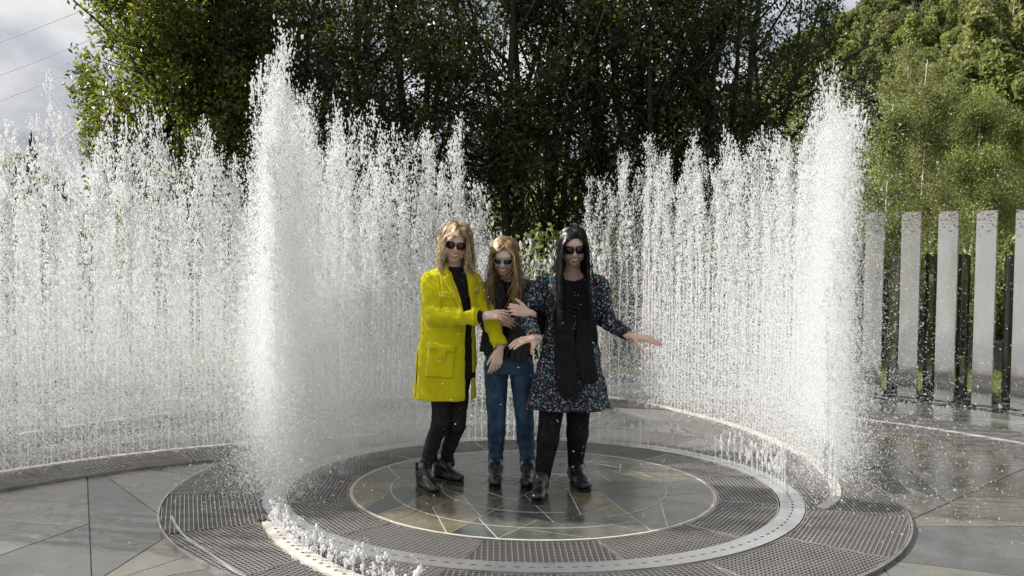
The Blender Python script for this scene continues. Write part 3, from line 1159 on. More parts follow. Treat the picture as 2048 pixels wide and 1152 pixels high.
BI = [birch_mesh(41, 8.5, 26000, 0.10, M['leaf_mid']), birch_mesh(42, 9.5, 26000, 0.10, M['leaf_olive']), birch_mesh(43, 8.0, 24000, 0.10, M['leaf_mid'])]
rng = np.random.default_rng(9)
bl = [(9.2, 25, 0), (11.0, 27, 1), (10.3, 22.5, 2), (12.6, 25.5, 0), (14.6, 28, 1), (13.4, 23, 2), (15.6, 25, 0), (12.2, 31, 1), (16.8, 30, 2), (9.6, 31, 0), (17.6, 26.5, 1), (14.2, 34, 0), (10.8, 36, 2)]
bl.sort(key=lambda q: q[0] / q[1])
for k, (x, y, v) in enumerate(bl):
    s = rng.uniform(0.56, 0.66) * (1.0 if y < 26 else (1.12 if y < 30.5 else 1.3))
    place_tree(BI[v], (x, y, ground_height(x, y) - 0.05), k * 1.7, s,
               'slender white-trunked birch of the grove behind the right posts, %s from the left' % nth(k), 'birches of the grove behind the right posts', ('trunk', 'branches', 'crown'), 'birch tree', 'birch_tree')


# forest on the slope
def forest_tree(seed, kind):
    rng = np.random.default_rng(seed)
    b = MB()
    if kind == 'spruce':
        b.tube([(0, 0, 0), (0, 0, 11)], [0.16, 0.02], 5)
        n = 5200
        z = rng.uniform(0.8, 11.2, n)
        r = (11.4 - z) * 0.21 * rng.uniform(0.15, 1, n) ** 0.5
        a = rng.uniform(0, 2 * np.pi, n)
        r *= 0.75 + 0.3 * np.sin(z * 5.0) + 0.12 * np.sin(a * 5 + z)
        P = np.stack([r * np.cos(a), r * np.sin(a), z - r * 0.25], 1)
        V, F_, cols = leaf_quads(P, 0.30, rng, up=0.6, ratio=0.35)
        return (b.mesh('trunk', M['bark']), mesh_np('crown', V, F_, M['needle'], cols=cols))
    h = 8.5
    b.tube([(0, 0, 0), (0.1, 0, 4), (0, 0.1, h * 0.9)], [0.14, 0.1, 0.02], 5)
    L_ = 22
    c = np.stack([rng.normal(0, 1.0, L_), rng.normal(0, 1.0, L_), rng.uniform(2.0, h, L_)], 1)
    c[:, :2] *= (1.25 - c[:, 2:3] / h * 0.8)
    rr = rng.uniform(0.5, 1.0, L_) * (1.3 - c[:, 2] / h * 0.6)
    n = 9000
    i = rng.integers(0, L_, n)
    d = rng.normal(0, 1, (n, 3))
    d /= np.linalg.norm(d, axis=1)[:, None]
    P = c[i] + d * (rr[i] * rng.uniform(0.4, 1.08, n) ** 0.5)[:, None]
    V, F_, cols = leaf_quads(P, 0.24, rng, ratio=0.6)
    cols[:, :3] *= np.repeat(rng.uniform(0.75, 1.3, L_)[i], 4)[:, None]
    return (b.mesh('trunk', M['birch']), mesh_np('crown', V, F_, M['leaf_mid' if kind == 'green' else 'leaf_olive'], cols=cols))


FT = [forest_tree(51, 'green'), forest_tree(52, 'olive'), forest_tree(53, 'green'), forest_tree(54, 'spruce'), forest_tree(55, 'olive')]
FNAME = ['green leafy tree', 'olive-yellow leafy tree', 'green leafy tree', 'dark spruce', 'olive-yellow leafy tree']
rng = np.random.default_rng(77)
n_f = 0
cand = []
for _ in range(6000):
    y = rng.uniform(34, 260)
    az = rng.uniform(0.27, 0.60)
    x = az * y
    if ground_height(x, y) < 0.5 or (x < 19 and y < 38):
        continue
    if all((x - q[0]) ** 2 + (y - q[1]) ** 2 > (2.7 + 0.012 * y) ** 2 for q in cand):
        cand.append((x, y))
    if len(cand) >= 285:
        break
cand.sort(key=lambda q: q[1])
for (x, y) in cand:
    v = int(rng.choice([0, 1, 2, 3, 4], p=[0.30, 0.25, 0.26, 0.01, 0.18]))
    s = rng.uniform(0.75, 1.25)
    where = 'low on the slope' if y < 70 else ('halfway up the slope' if y < 130 else 'high on the slope')
    t = place_tree(FT[v], (x, y, ground_height(x, y) - 0.3), rng.uniform(0, 6.28), s,
                   '%s growing %s at the right' % (FNAME[v], where), '%ss %s' % (FNAME[v], where), ('trunk', 'crown'), 'tree', 'spruce_tree' if v == 3 else 'forest_tree')
# distant wood, low on the left and behind the dark trees
k = 0
for (x, y, v, s) in [(-42, 78, 3, 0.8), (-38.5, 80, 3, 0.85), (-35, 76, 0, 0.75), (-31.5, 77, 3, 0.75), (-28, 80, 0, 0.9), (-24.5, 78, 3, 0.9), (-21, 76, 1, 0.8), (-17, 80, 0, 0.9), (-13, 78, 3, 0.9),
                     (-9, 76, 0, 0.9), (-5, 80, 1, 0.95), (-1, 78, 0, 0.9), (3, 76, 3, 0.9), (7, 80, 0, 1.0), (11, 78, 1, 1.0), (15, 76, 0, 1.0), (-46, 79, 0, 0.9),
                     (-26, 52, 0, 0.72), (-22.5, 50, 3, 0.45), (-29, 51, 3, 0.5), (-18.5, 50, 0, 0.66), (-14, 52, 0, 0.7), (-9.5, 50, 3, 0.6), (-5, 52, 0, 0.7), (0, 50, 0, 0.7), (5, 51, 1, 0.72), (10, 50, 0, 0.8), (14, 52, 0, 0.8)]:
    place_tree(FT[v], (x, y, ground_height(x, y) - 0.2), k * 2.1, s,
               '%s in the distant wood low behind the water, %s' % (FNAME[v], 'nearer row' if y < 60 else 'farther row'), '%ss of the distant wood, %s row' % (FNAME[v], 'nearer' if y < 60 else 'farther'),
               ('trunk', 'crown'), 'tree', 'spruce_tree' if v == 3 else 'forest_tree')
    k += 1
# trees behind the camera, they only show in the mirrors
for k, (x, y, v, s) in enumerate([(-22, -30, 0, 1.1), (-13, -33, 1, 1.0), (-30, -22, 0, 1.2), (-4, -32, 2, 1.1), (6, -33, 1, 1.0), (16, -30, 0, 1.1), (-34, -8, 1, 1.2), (-36, 4, 0, 1.2), (-32, 16, 2, 1.0)]):
    place_tree(FT[v], (x, y, ground_height(x, y) - 0.2), k, s, 'leafy tree on the far side of the forecourt, mirrored in the posts', 'trees beyond the forecourt', ('trunk', 'crown'), 'tree', 'forest_tree')


# rocks, bench, stakes, wires
def rock(name, c, size, seed, label):
    import bmesh
    bm = bmesh.new()
    bmesh.ops.create_icosphere(bm, subdivisions=3, radius=1)
    for v in bm.verts:
        n_ = mnoise.noise(v.co * 1.3 + Vector((seed, 0, 0))) * 0.45 + mnoise.noise(v.co * 3.1 + Vector((0, seed, 0))) * 0.2
        v.co *= 1 + n_
        v.co = Vector((v.co.x * size[0], v.co.y * size[1], v.co.z * size[2]))
    me = bpy.data.meshes.new(name)
    bm.to_mesh(me)
    bm.free()
    me.materials.append(M['rock'])
    tag(link_mesh(name, me, None, c), label, 'rock')


rock('boulder', (9.0, 18.6, 0.25), (0.85, 0.6, 0.45), 3, 'pale grey boulder lying on the lawn right of the rightmost gap')
rock('boulder', (8.1, 19.6, 0.2), (0.6, 0.5, 0.35), 8, 'smaller pale boulder left of the big one on the lawn')
rock('boulder', (6.9, 19.4, 0.2), (0.7, 0.5, 0.4), 12, 'low boulder behind the third mirror post')
bt = empty('picnic_table', (9.75, 21.5, 0.0), 'small light brown wooden picnic table beyond the right posts', 'table')
b = MB()
b.box((0, 0, 0.74), (1.6, 0.12, 0.05))
b.build('plank', M['wood'], bt)
for dy in (-0.27, -0.135, 0.135, 0.27):
    o = link_mesh('plank', bpy.data.meshes['plank'], bt, (0, dy, 0))
for sy in (-1, 1):
    b = MB()
    b.box((0, sy * 0.7, 0.45), (1.6, 0.25, 0.045))
    b.build('seat', M['wood'], bt)
for sx in (-0.6, 0.6):
    b = MB()
    b.tube([(sx, -0.6, 0), (sx, -0.2, 0.72)], 0.045, 4)
    b.tube([(sx, 0.6, 0), (sx, 0.2, 0.72)], 0.045, 4)
    b.box((sx, 0, 0.40), (0.06, 1.5, 0.08))
    b.build('leg', M['wood'], bt)
for k, (x, y) in enumerate(((1.15, 12.2), (1.72, 12.5))):
    b = MB()
    b.tube([(x, y, 0), (x + 0.02, y, 1.25)], [0.035, 0.03], 8)
    tag(b.build('tree_stake', M['wood'], None), ('taller' if k == 0 else 'right hand') + ' brown wooden stake seen through the right water curtain', 'stake')
for k, (zo, lab) in enumerate(((0, 'uppermost'), (-2.6, 'second'), (-4.3, 'third'), (-5.6, 'lowest'))):
    b = MB()
    P0, P1 = Vector((-34, 48, 10.5 + zo)), Vector((-6, 62, 28.5 + zo))
    b.tube([P0.lerp(P1, t / 10) - Vector((0, 0, 1.2 * 4 * (t / 10) * (1 - t / 10))) for t in range(11)], 0.02, 4)
    tag(b.build('power_line', M['wire']), '%s thin pale overhead wire crossing the sky at the top left' % lab, 'power line')
# a fallen leaf on the grating
b = MB()
b.add([(-1.09, 6.22, 0.045), (-1.062, 6.232, 0.058), (-1.04, 6.22, 0.047), (-1.07, 6.195, 0.055)], [[0, 3, 1], [1, 3, 2]])
tag(b.build('fallen_leaf', mat('yellow_leaf', (0.75, 0.38, 0.03), 0.5)), 'single orange-yellow leaf lying on the inner grating, left', 'leaf')
# ================================================================ WATER
OCT = np.array([[1, 0, 0], [-1, 0, 0], [0, 1, 0], [0, -1, 0], [0, 0, 1], [0, 0, -1]], dtype=float)
OF = np.array([[0, 2, 4], [2, 1, 4], [1, 3, 4], [3, 0, 4], [2, 0, 5], [1, 2, 5], [3, 1, 5], [0, 3, 5]])


def drops(P, r, rng, stretch=1.5):
    """little eight-sided drops, drawn out along their path"""
    n = len(P)
    q = np.linspace(0, 1, n)
    a = rng.uniform(0, 2 * np.pi, n)
    ca, sa = np.cos(a), np.sin(a)
    V = OCT[None] * (r[:, None, None] * rng.uniform(0.6, 1.3, (n, 1, 3)))
    V[:, :, 2] *= rng.uniform(1.0, stretch * 1.4, n)[:, None]
    x = V[:, :, 0] * ca[:, None] - V[:, :, 1] * sa[:, None]
    y = V[:, :, 0] * sa[:, None] + V[:, :, 1] * ca[:, None]
    V = np.stack([x, y, V[:, :, 2]], 2) + P[:, None, :]
    F_ = OF[None] + (np.arange(n) * 6)[:, None, None]
    return V.reshape(-1, 3), F_.reshape(-1, 3)


def lump(P, r, rng, seg=5, ring=4, zs=1.6):
    """a torn blob of water"""
    u = np.linspace(0, np.pi, ring + 1)
    v = np.linspace(0, 2 * np.pi, seg, endpoint=False)
    V = []
    for a in u:
        for b in v:
            V.append((math.sin(a) * math.cos(b), math.sin(a) * math.sin(b), math.cos(a)))
    V = np.array(V)
    V *= r * (1 + rng.uniform(-0.45, 0.45, (len(V), 1)))
    V[:, 2] *= zs
    V += P
    F_ = []
    for i in range(ring):
        for j in range(seg):
            k = (j + 1) % seg
            F_.append([i * seg + j, i * seg + k, (i + 1) * seg + k])
            F_.append([i * seg + j, (i + 1) * seg + k, (i + 1) * seg + j])
    return V, np.array(F_)


def tube_np(pts, rads, n, rng, jag=0.3):
    V, F_ = [], []
    for (p, r) in zip(pts, rads):
        for t in range(n):
            a = 2 * math.pi * t / n
            rr = r * (1 + rng.uniform(-jag, jag))
            V.append((p[0] + rr * math.cos(a), p[1] + rr * math.sin(a), p[2]))
    m = len(pts)
    for i in range(m - 1):
        for t in range(n):
            u = (t + 1) % n
            F_.append([i * n + t, i * n + u, (i + 1) * n + u])
            F_.append([i * n + t, (i + 1) * n + u, (i + 1) * n + t])
    return np.array(V), np.array(F_)


def merge(parts):
    V, F_, n = [], [], 0
    for v, f in parts:
        V.append(v)
        F_.append(f + n)
        n += len(v)
    return np.concatenate(V), np.concatenate(F_)


def tall_jet(seed, H=2.3, n_fall=900, n_up=380, fan=0.10):
    rng = np.random.default_rng(seed)
    parts = []
    # the solid stem, then a wavering core that breaks up
    zt = H * rng.uniform(0.42, 0.6)
    zz = np.linspace(0, zt, 26)
    wob = np.cumsum(rng.normal(0, 0.0016, (26, 2)), 0) * (zz / zt)[:, None] * 1.3
    rr = 0.0034 + 0.0045 * (zz / zt) ** 1.5 * rng.uniform(0.5, 1.6, 26)
    parts.append(tube_np(np.column_stack([wob, zz]), rr, 4, rng))
    # torn ligaments toward the top
    x = wob[-1].copy()
    z = zt
    while z < H:
        f = (z - zt) / (H - zt)
        x = x + rng.normal(0, 0.007 + 0.012 * f, 2)
        m = rng.integers(3, 7)
        l_ = rng.uniform(0.05, 0.14)
        ph = rng.normal(0, 0.012, (m, 2)).cumsum(0)
        zz = z + np.linspace(0, l_, m)
        parts.append(tube_np(np.column_stack([ph + x, zz]), (0.0032 + 0.0018 * f) * rng.uniform(0.2, 1.4, m), 4, rng, 0.5))
        nt_ = 26
        P = np.column_stack([x[0] + rng.normal(0, 0.010 + 0.016 * f, nt_), x[1] + rng.normal(0, 0.010 + 0.016 * f, nt_), z + rng.uniform(-0.02, 0.12, nt_)])
        parts.append(drops(P, rng.uniform(0.002, 0.0068, nt_), rng, 1.8))
        for _ in range(2):
            parts.append(lump(np.array([*(x + rng.normal(0, 0.012 + 0.018 * f, 2)), z + rng.uniform(0, 0.1)]), rng.uniform(0.004, 0.009), rng, zs=1.3))
        z += l_ * rng.uniform(0.5, 0.9)
    # rising drops round the core
    z = H * rng.beta(2.4, 1.7, n_up)
    s = 0.006 + 0.028 * (z / H) ** 1.6
    P = np.column_stack([rng.normal(0, 1, n_up) * s + x[0] * (z / H), rng.normal(0, 1, n_up) * s + x[1] * (z / H), z + 0.03])
    parts.append(drops(P, rng.gamma(3.0, 0.0009, n_up) + 0.001, rng, 1.8))
    # falling spray, wider the farther it has dropped
    z = H * 0.97 * rng.beta(1.35, 2.0, n_fall)
    s = fan * (0.30 + 0.9 * (1 - z / H))
    P = np.column_stack([rng.normal(0, 1, n_fall) * s, rng.normal(0, 1, n_fall) * s, z + 0.03])
    r = rng.gamma(2.2, 0.0009, n_fall) + 0.0009
    parts.append(drops(P, r, rng, 1.5))
    V, F_ = merge(parts)
    return mesh_np('water_jet', V, F_, M['water'])


JETS = [tall_jet(100 + i, H=2.3 * f, n_fall=int(n * 1.02)) for i, (f, n) in enumerate([(1.0, 900), (0.94, 800), (1.05, 850), (0.9, 950), (1.1, 800), (0.97, 900), (1.02, 850), (0.86, 800), (1.07, 900), (0.99, 800)])]
HJ = [2.3 * f for f in (1.0, 0.94, 1.05, 0.9, 1.1, 0.97, 1.02, 0.86, 1.07, 0.99)]


def jet_row(pts, heights, label, group, z0=0.046, seed=1):
    rng = np.random.default_rng(seed)
    for (p, h) in zip(pts, heights):
        h = h * float(rng.choice([1.0, 1.05, 0.95, 0.88], p=[0.5, 0.15, 0.23, 0.12]))
        k = int(rng.integers(0, len(JETS)))
        o = link_mesh('water_jet', JETS[k], None, (p[0], p[1], z0))
        o.rotation_euler = (0, 0, rng.uniform(0, 6.28))
        s = h / HJ[k]
        o.scale = (1.0, 1.0, s)
        tag(o, label, 'water jet', group)


def along(line, step):
    out = [line[0]]
    acc = 0
    for a, b in zip(line[:-1], line[1:]):
        acc += math.hypot(b[0] - a[0], b[1] - a[1])
        if acc >= step - 1e-6:
            out.append(b)
            acc = 0
    return out


def wavy(n, lo, hi, seed, rough=0.6):
    rng = np.random.default_rng(seed)
    x = np.arange(n)
    w_ = np.zeros(n)
    for f, a in ((0.11, 1.0), (0.27, 0.7), (0.61, 0.5)):
        w_ += a * np.sin(x * f * 2 * np.pi / 1.7 + rng.uniform(0, 6))
    w_ = w_ / 2.2 * (1 - rough) + rng.uniform(-1, 1, n) * rough
    return lo + (hi - lo) * (0.5 + 0.5 * np.clip(w_, -1, 1))


RM = (RP0 + RP1) / 2
ring_l = circ(C, RM, R(196), R(83), 0.05)
h = wavy(len(ring_l), 2.05, 2.42, 3)
h[:12] = np.array([2.2, 2.4, 2.5, 2.75, 2.6, 2.55, 2.85, 2.6, 2.45, 2.5, 2.4, 2.35])
half = len(ring_l) // 2
jet_row(ring_l[:16], h[:16], 'tall white jet in the dense water column left of the women', 'jets of the dense left column', seed=5)
jet_row(ring_l[16:-14], h[16:-14], 'tall white jet of the curtain close behind the yellow-coated woman', 'jets of the curtain on the slotted ring', seed=6)
tail = np.linspace(1.75, 0.35, 14) * wavy(14, 0.85, 1.1, 8)
jet_row(ring_l[-14:], tail, 'dropping jet at the end of the curtain on the slotted ring, behind the women', 'dropping jets behind the women', seed=7)
left = along(LINE_LEFT, 0.05)
left = [p for p in left if p[0] < -1.2]
jet_row(left, wavy(len(left), 2.05, 2.55, 11), 'tall white jet of the curtain on the left, nearest of the left curtains', 'jets of the nearer left curtain', seed=12)
right = along(LINE_RIGHT, 0.05)
hr = wavy(len(right), 2.15, 2.45, 21)
hr[-22:] = np.linspace(2.35, 2.5, 22)
hr[-17:-12] = [2.55, 2.66, 2.5, 2.6, 2.45]
hr[-8:] = [2.42, 2.4, 2.38, 2.3, 2.25, 2.1, 1.8, 1.0]
nr = len(right)
jet_row(right[:-26], hr[:-26], 'tall white jet of the curtain right of the black-haired woman', 'jets of the right curtain', seed=22)
jet_row(right[-26:], hr[-26:], 'tall white jet in the dense water column at the right', 'jets of the dense right column', seed=23)

# the outermost curtain, past the limit for single jets: one object
def far_curtain():
    rng = np.random.default_rng(30)
    pts = [p for p in LINE_OUTER if p[0] < 0.95]
    hs = wavy(len(pts), 1.95, 2.45, 31)
    hs = [h_ if p[0] < -0.2 else h_ * 0.70 for p, h_ in zip(pts, hs)]
    parts = []
    for p, h_ in zip(pts, hs):
        zt = h_ * 0.5
        zz = np.linspace(0, zt, 9)
        parts.append(tube_np(np.column_stack([p[0] + rng.normal(0, 0.003, 9), p[1] + rng.normal(0, 0.003, 9), zz + 0.045]), 0.004 + 0.004 * zz / zt, 3, rng))
        for _ in range(22):
            z = zt + (h_ - zt) * rng.uniform(0, 1)
            parts.append(lump(np.array([p[0] + rng.normal(0, 0.02), p[1] + rng.normal(0, 0.02), z]), rng.uniform(0.004, 0.014), rng, 4, 3, 2.0))
        n = 260
        z = h_ * rng.beta(1.6, 1.5, n)
        s = 0.025 + 0.07 * (1 - z / h_)
        P = np.column_stack([p[0] + rng.normal(0, 1, n) * s, p[1] + rng.normal(0, 1, n) * s, z + 0.04])
        parts.append(drops(P, rng.gamma(2.5, 0.0014, n) + 0.0012, rng))
    V, F_ = merge(parts)
    tag(link_mesh('far_water_curtain', mesh_np('far_water_curtain', V, F_, M['water'])), 'outermost curtain of many fine jets, far behind the women and to the left', 'water curtain', kind='stuff')


far_curtain()


# short jets
def short_jet(seed, h, style='splash'):
    rng = np.random.default_rng(seed)
    zz = np.linspace(0, h * 0.72, 8)
    parts = [tube_np(np.column_stack([rng.normal(0, 0.0012, 8), rng.normal(0, 0.0012, 8), zz]), np.full(8, 0.0038) * rng.uniform(0.7, 1.3, 8), 5, rng)]
    if style == 'splash':
        for _ in range(10):
            p = np.array([rng.normal(0, 0.012), rng.normal(0, 0.012), h * rng.uniform(0.3, 1.0)])
            parts.append(lump(p, rng.uniform(0.004, 0.011), rng, 6, 5, 1.4))
        n = 40
    else:
        for _ in range(5):
            p = np.array([rng.normal(0, 0.008), rng.normal(0, 0.008), h * rng.uniform(0.8, 1.0)])
            parts.append(lump(p, rng.uniform(0.006, 0.012), rng, 6, 5, 1.1))
        n = 14
    P = np.column_stack([rng.normal(0, 0.022, n), rng.normal(0, 0.022, n), h * rng.uniform(0.1, 1.15, n)])
    parts.append(drops(P, rng.uniform(0.0012, 0.0035, n), rng))
    V, F_ = merge(parts)
    return mesh_np('short_jet', V, F_, M['water_clear'], smooth=True)


SJ = [short_jet(200 + i, 0.15, 'splash') for i in range(6)]
MJ = [short_jet(220 + i, 0.15, 'bud') for i in range(6)]
rng = np.random.default_rng(41)
fr = circ((0.93, 6.13), 2.36, R(202), R(236), 0.066)
nz = MB()
for k, p in enumerate(fr):
    if k > 23:
        break
    o = link_mesh('short_jet', SJ[k % 6], None, (*p, 0.047))
    s = 0.74 + 0.32 * math.sin(k * 1.1) ** 2 + rng.uniform(-0.12, 0.15)
    o.scale = (1, 1, s)
    o.rotation_euler = (0, 0, k * 1.9)
    tag(o, 'short splashing jet on the pale front strip, %s from the left' % nth(k), 'water jet', 'short jets on the front left strip')
for k, p in enumerate(circ((0.93, 6.13), 2.36, R(200.5), R(260), 0.066)):
    nz.add([(p[0] + 0.011 * math.cos(a), p[1] + 0.011 * math.sin(a), 0.0482) for a in np.linspace(0, 2 * math.pi, 9)[:-1]], [list(range(8))])
o = nz.build('nozzle_hole', M['pit'], STRIP_FRONT)
o['kind'] = 'stuff'
back = circ(C, RM, R(82), R(-4), 0.066)
for k, p in enumerate(back):
    o = link_mesh('short_jet', (MJ if k < 19 else SJ)[k % 6], None, (*p, 0.046))
    base = 1.8 - 0.08 * k if k < 8 else (1.15 if k < 19 else 1.2 + 0.05 * (k - 19))
    if k in (13,):
        base = 0.5
    o.scale = (0.8, 0.8, base * rng.uniform(0.88, 1.1))
    o.rotation_euler = (0, 0, k * 2.3)
    tag(o, ('short bud-topped jet on the slotted ring, %s to the right of the women' % nth(k)) if k < 19 else 'short splashing jet on the slotted ring below the right water column', 'water jet',
        'bud-topped jets on the slotted ring' if k < 19 else 'short jets under the right column')


# loose spray hanging in the air, as points turned into spheres
def spray(name, P, r, label):
    me = bpy.data.meshes.new(name)
    me.vertices.add(len(P))
    me.vertices.foreach_set('co', P.astype(np.float32).ravel())
    a = me.attributes.new('rad', 'FLOAT', 'POINT')
    a.data.foreach_set('value', r.astype(np.float32))
    me.materials.append(M['water'])
    o = link_mesh(name, me)
    g = bpy.data.node_groups.new('spray_points', 'GeometryNodeTree')
    g.interface.new_socket('Geometry', in_out='INPUT', socket_type='NodeSocketGeometry')
    g.interface.new_socket('Geometry', in_out='OUTPUT', socket_type='NodeSocketGeometry')
    gi, go = g.nodes.new('NodeGroupInput'), g.nodes.new('NodeGroupOutput')
    mp_ = g.nodes.new('GeometryNodeMeshToPoints')
    na = g.nodes.new('GeometryNodeInputNamedAttribute')
    na.data_type = 'FLOAT'
    na.inputs['Name'].default_value = 'rad'
    sm = g.nodes.new('GeometryNodeSetMaterial')
    sm.inputs['Material'].default_value = M['water']
    g.links.new(gi.outputs[0], mp_.inputs['Mesh'])
    g.links.new(na.outputs['Attribute'], mp_.inputs['Radius'])
    g.links.new(mp_.outputs['Points'], sm.inputs['Geometry'])
    g.links.new(sm.outputs['Geometry'], go.inputs[0])
    md = o.modifiers.new('points', 'NODES')
    md.node_group = g
    tag(o, label, 'spray', kind='stuff')
    return o


def spray_along(pts, n, H, sx, rng, zlo=0.0, bias=(1.15, 2.3)):
    n = int(n * 0.72)
    P = np.array(pts)
    i = rng.integers(0, len(P), n)
    z = zlo + H * rng.beta(*bias, n)
    s = sx * (0.35 + 0.9 * (1 - z / (H + zlo)))
    x = P[i, 0] + rng.normal(0, 1, n) * s
    y = P[i, 1] + rng.normal(0, 1, n) * s
    return np.column_stack([x, y, z + 0.03])


rng = np.random.default_rng(50)
S = [spray_along(ring_l[:18], 190000, 2.5, 0.09, rng, bias=(1.3, 1.5)),
     spray_along(ring_l[:16], 110000, 2.3, 0.17, rng, bias=(1.2, 1.6)),
     spray_along(ring_l[14:-16], 230000, 2.0, 0.12, rng),
     spray_along(left, 290000, 1.9, 0.13, rng)]
P = np.concatenate(S)
spray('left_spray', P, rng.gamma(2.0, 0.0007, len(P)) + 0.0008, 'fine white spray hanging round the left water curtains and column')
S = [spray_along(right[:-20], 190000, 1.9, 0.11, rng), spray_along(right[-24:], 190000, 2.4, 0.10, rng, bias=(1.3, 1.5)), spray_along(right[-16:], 25000, 2.6, 0.32, rng, bias=(1.2, 1.5))]
P = np.concatenate(S)
spray('right_spray', P, rng.gamma(2.0, 0.0007, len(P)) + 0.0008, 'fine white spray hanging round the right water curtain and column')
P = spray_along([p for p in LINE_OUTER if p[0] < -0.15], 200000, 1.9, 0.14, rng)
spray('far_spray', P, rng.gamma(2.0, 0.0012, len(P)) + 0.0012, 'fine white spray round the outermost curtain')
# stray drops, blown to the right and in front of the women
n = 1500
P = np.column_stack([rng.uniform(-1.9, 2.9, n), rng.uniform(4.7, 7.6, n), rng.uniform(0.06, 1.7, n) ** 1.1])
spray('stray_drops', P, np.minimum(rng.gamma(2.0, 0.0007, n) + 0.0007, 0.0035), 'single drops flying through the air in front of the women')
n = 6000
P = np.column_stack([rng.normal(2.3, 0.55, n), rng.normal(6.6, 0.8, n), np.abs(rng.normal(0, 0.75, n)) + 0.05])
spray('blown_spray', P, rng.gamma(2.0, 0.0009, n) + 0.0009, 'drops blown to the right of the right water column')
# ================================================================ PEOPLE
def at(px, py, Y):
    """world point at depth Y seen at photo pixel (px, py)"""
    d = RIGHT * ((px - 1024) / (LENS / 36 * 2048)) - UP * ((py - 576) / (LENS / 36 * 2048)) + FWD
    p = d * (Y / d.y)
    return np.array([p.x, p.y, p.z + CAM_H])


def ground_at(px, py, z=0.045):
    d = RIGHT * ((px - 1024) / (LENS / 36 * 2048)) - UP * ((py - 576) / (LENS / 36 * 2048)) + FWD
    t = (z - CAM_H) / d.z
    return np.array([d.x * t, d.y * t, z])


def unit(v):
    v = np.asarray(v, float)
    return v / (np.linalg.norm(v) + 1e-12)


def to_px(X, Y, Z):
    f = LENS / 36 * 2048
    z = Z - CAM_H
    a = X * FWD.x + Y * FWD.y + z * FWD.z
    return (1024 + f * (X * RIGHT.x + Y * RIGHT.y + z * RIGHT.z) / a, 576 - f * (X * UP.x + Y * UP.y + z * UP.z) / a)


def poly_sd(u, v, poly):
    """signed distance (negative inside) to a polygon, arrays"""
    d = np.full(u.shape, 1e18, dtype=np.float32)
    s = np.ones(u.shape, dtype=np.float32)
    n = len(poly)
    for i in range(n):
        ax, ay = poly[i]
        bx, by = poly[(i + 1) % n]
        ex, ey = bx - ax, by - ay
        wx, wy = u - ax, v - ay
        t = np.clip((wx * ex + wy * ey) / (ex * ex + ey * ey + 1e-12), 0, 1)
        dx, dy = wx - ex * t, wy - ey * t
        d = np.minimum(d, dx * dx + dy * dy)
        c1, c2, c3 = v >= ay, v < by, ex * wy > ey * wx
        s = np.where((c1 & c2 & c3) | (~c1 & ~c2 & ~c3), -s, s)
    return s * np.sqrt(d)


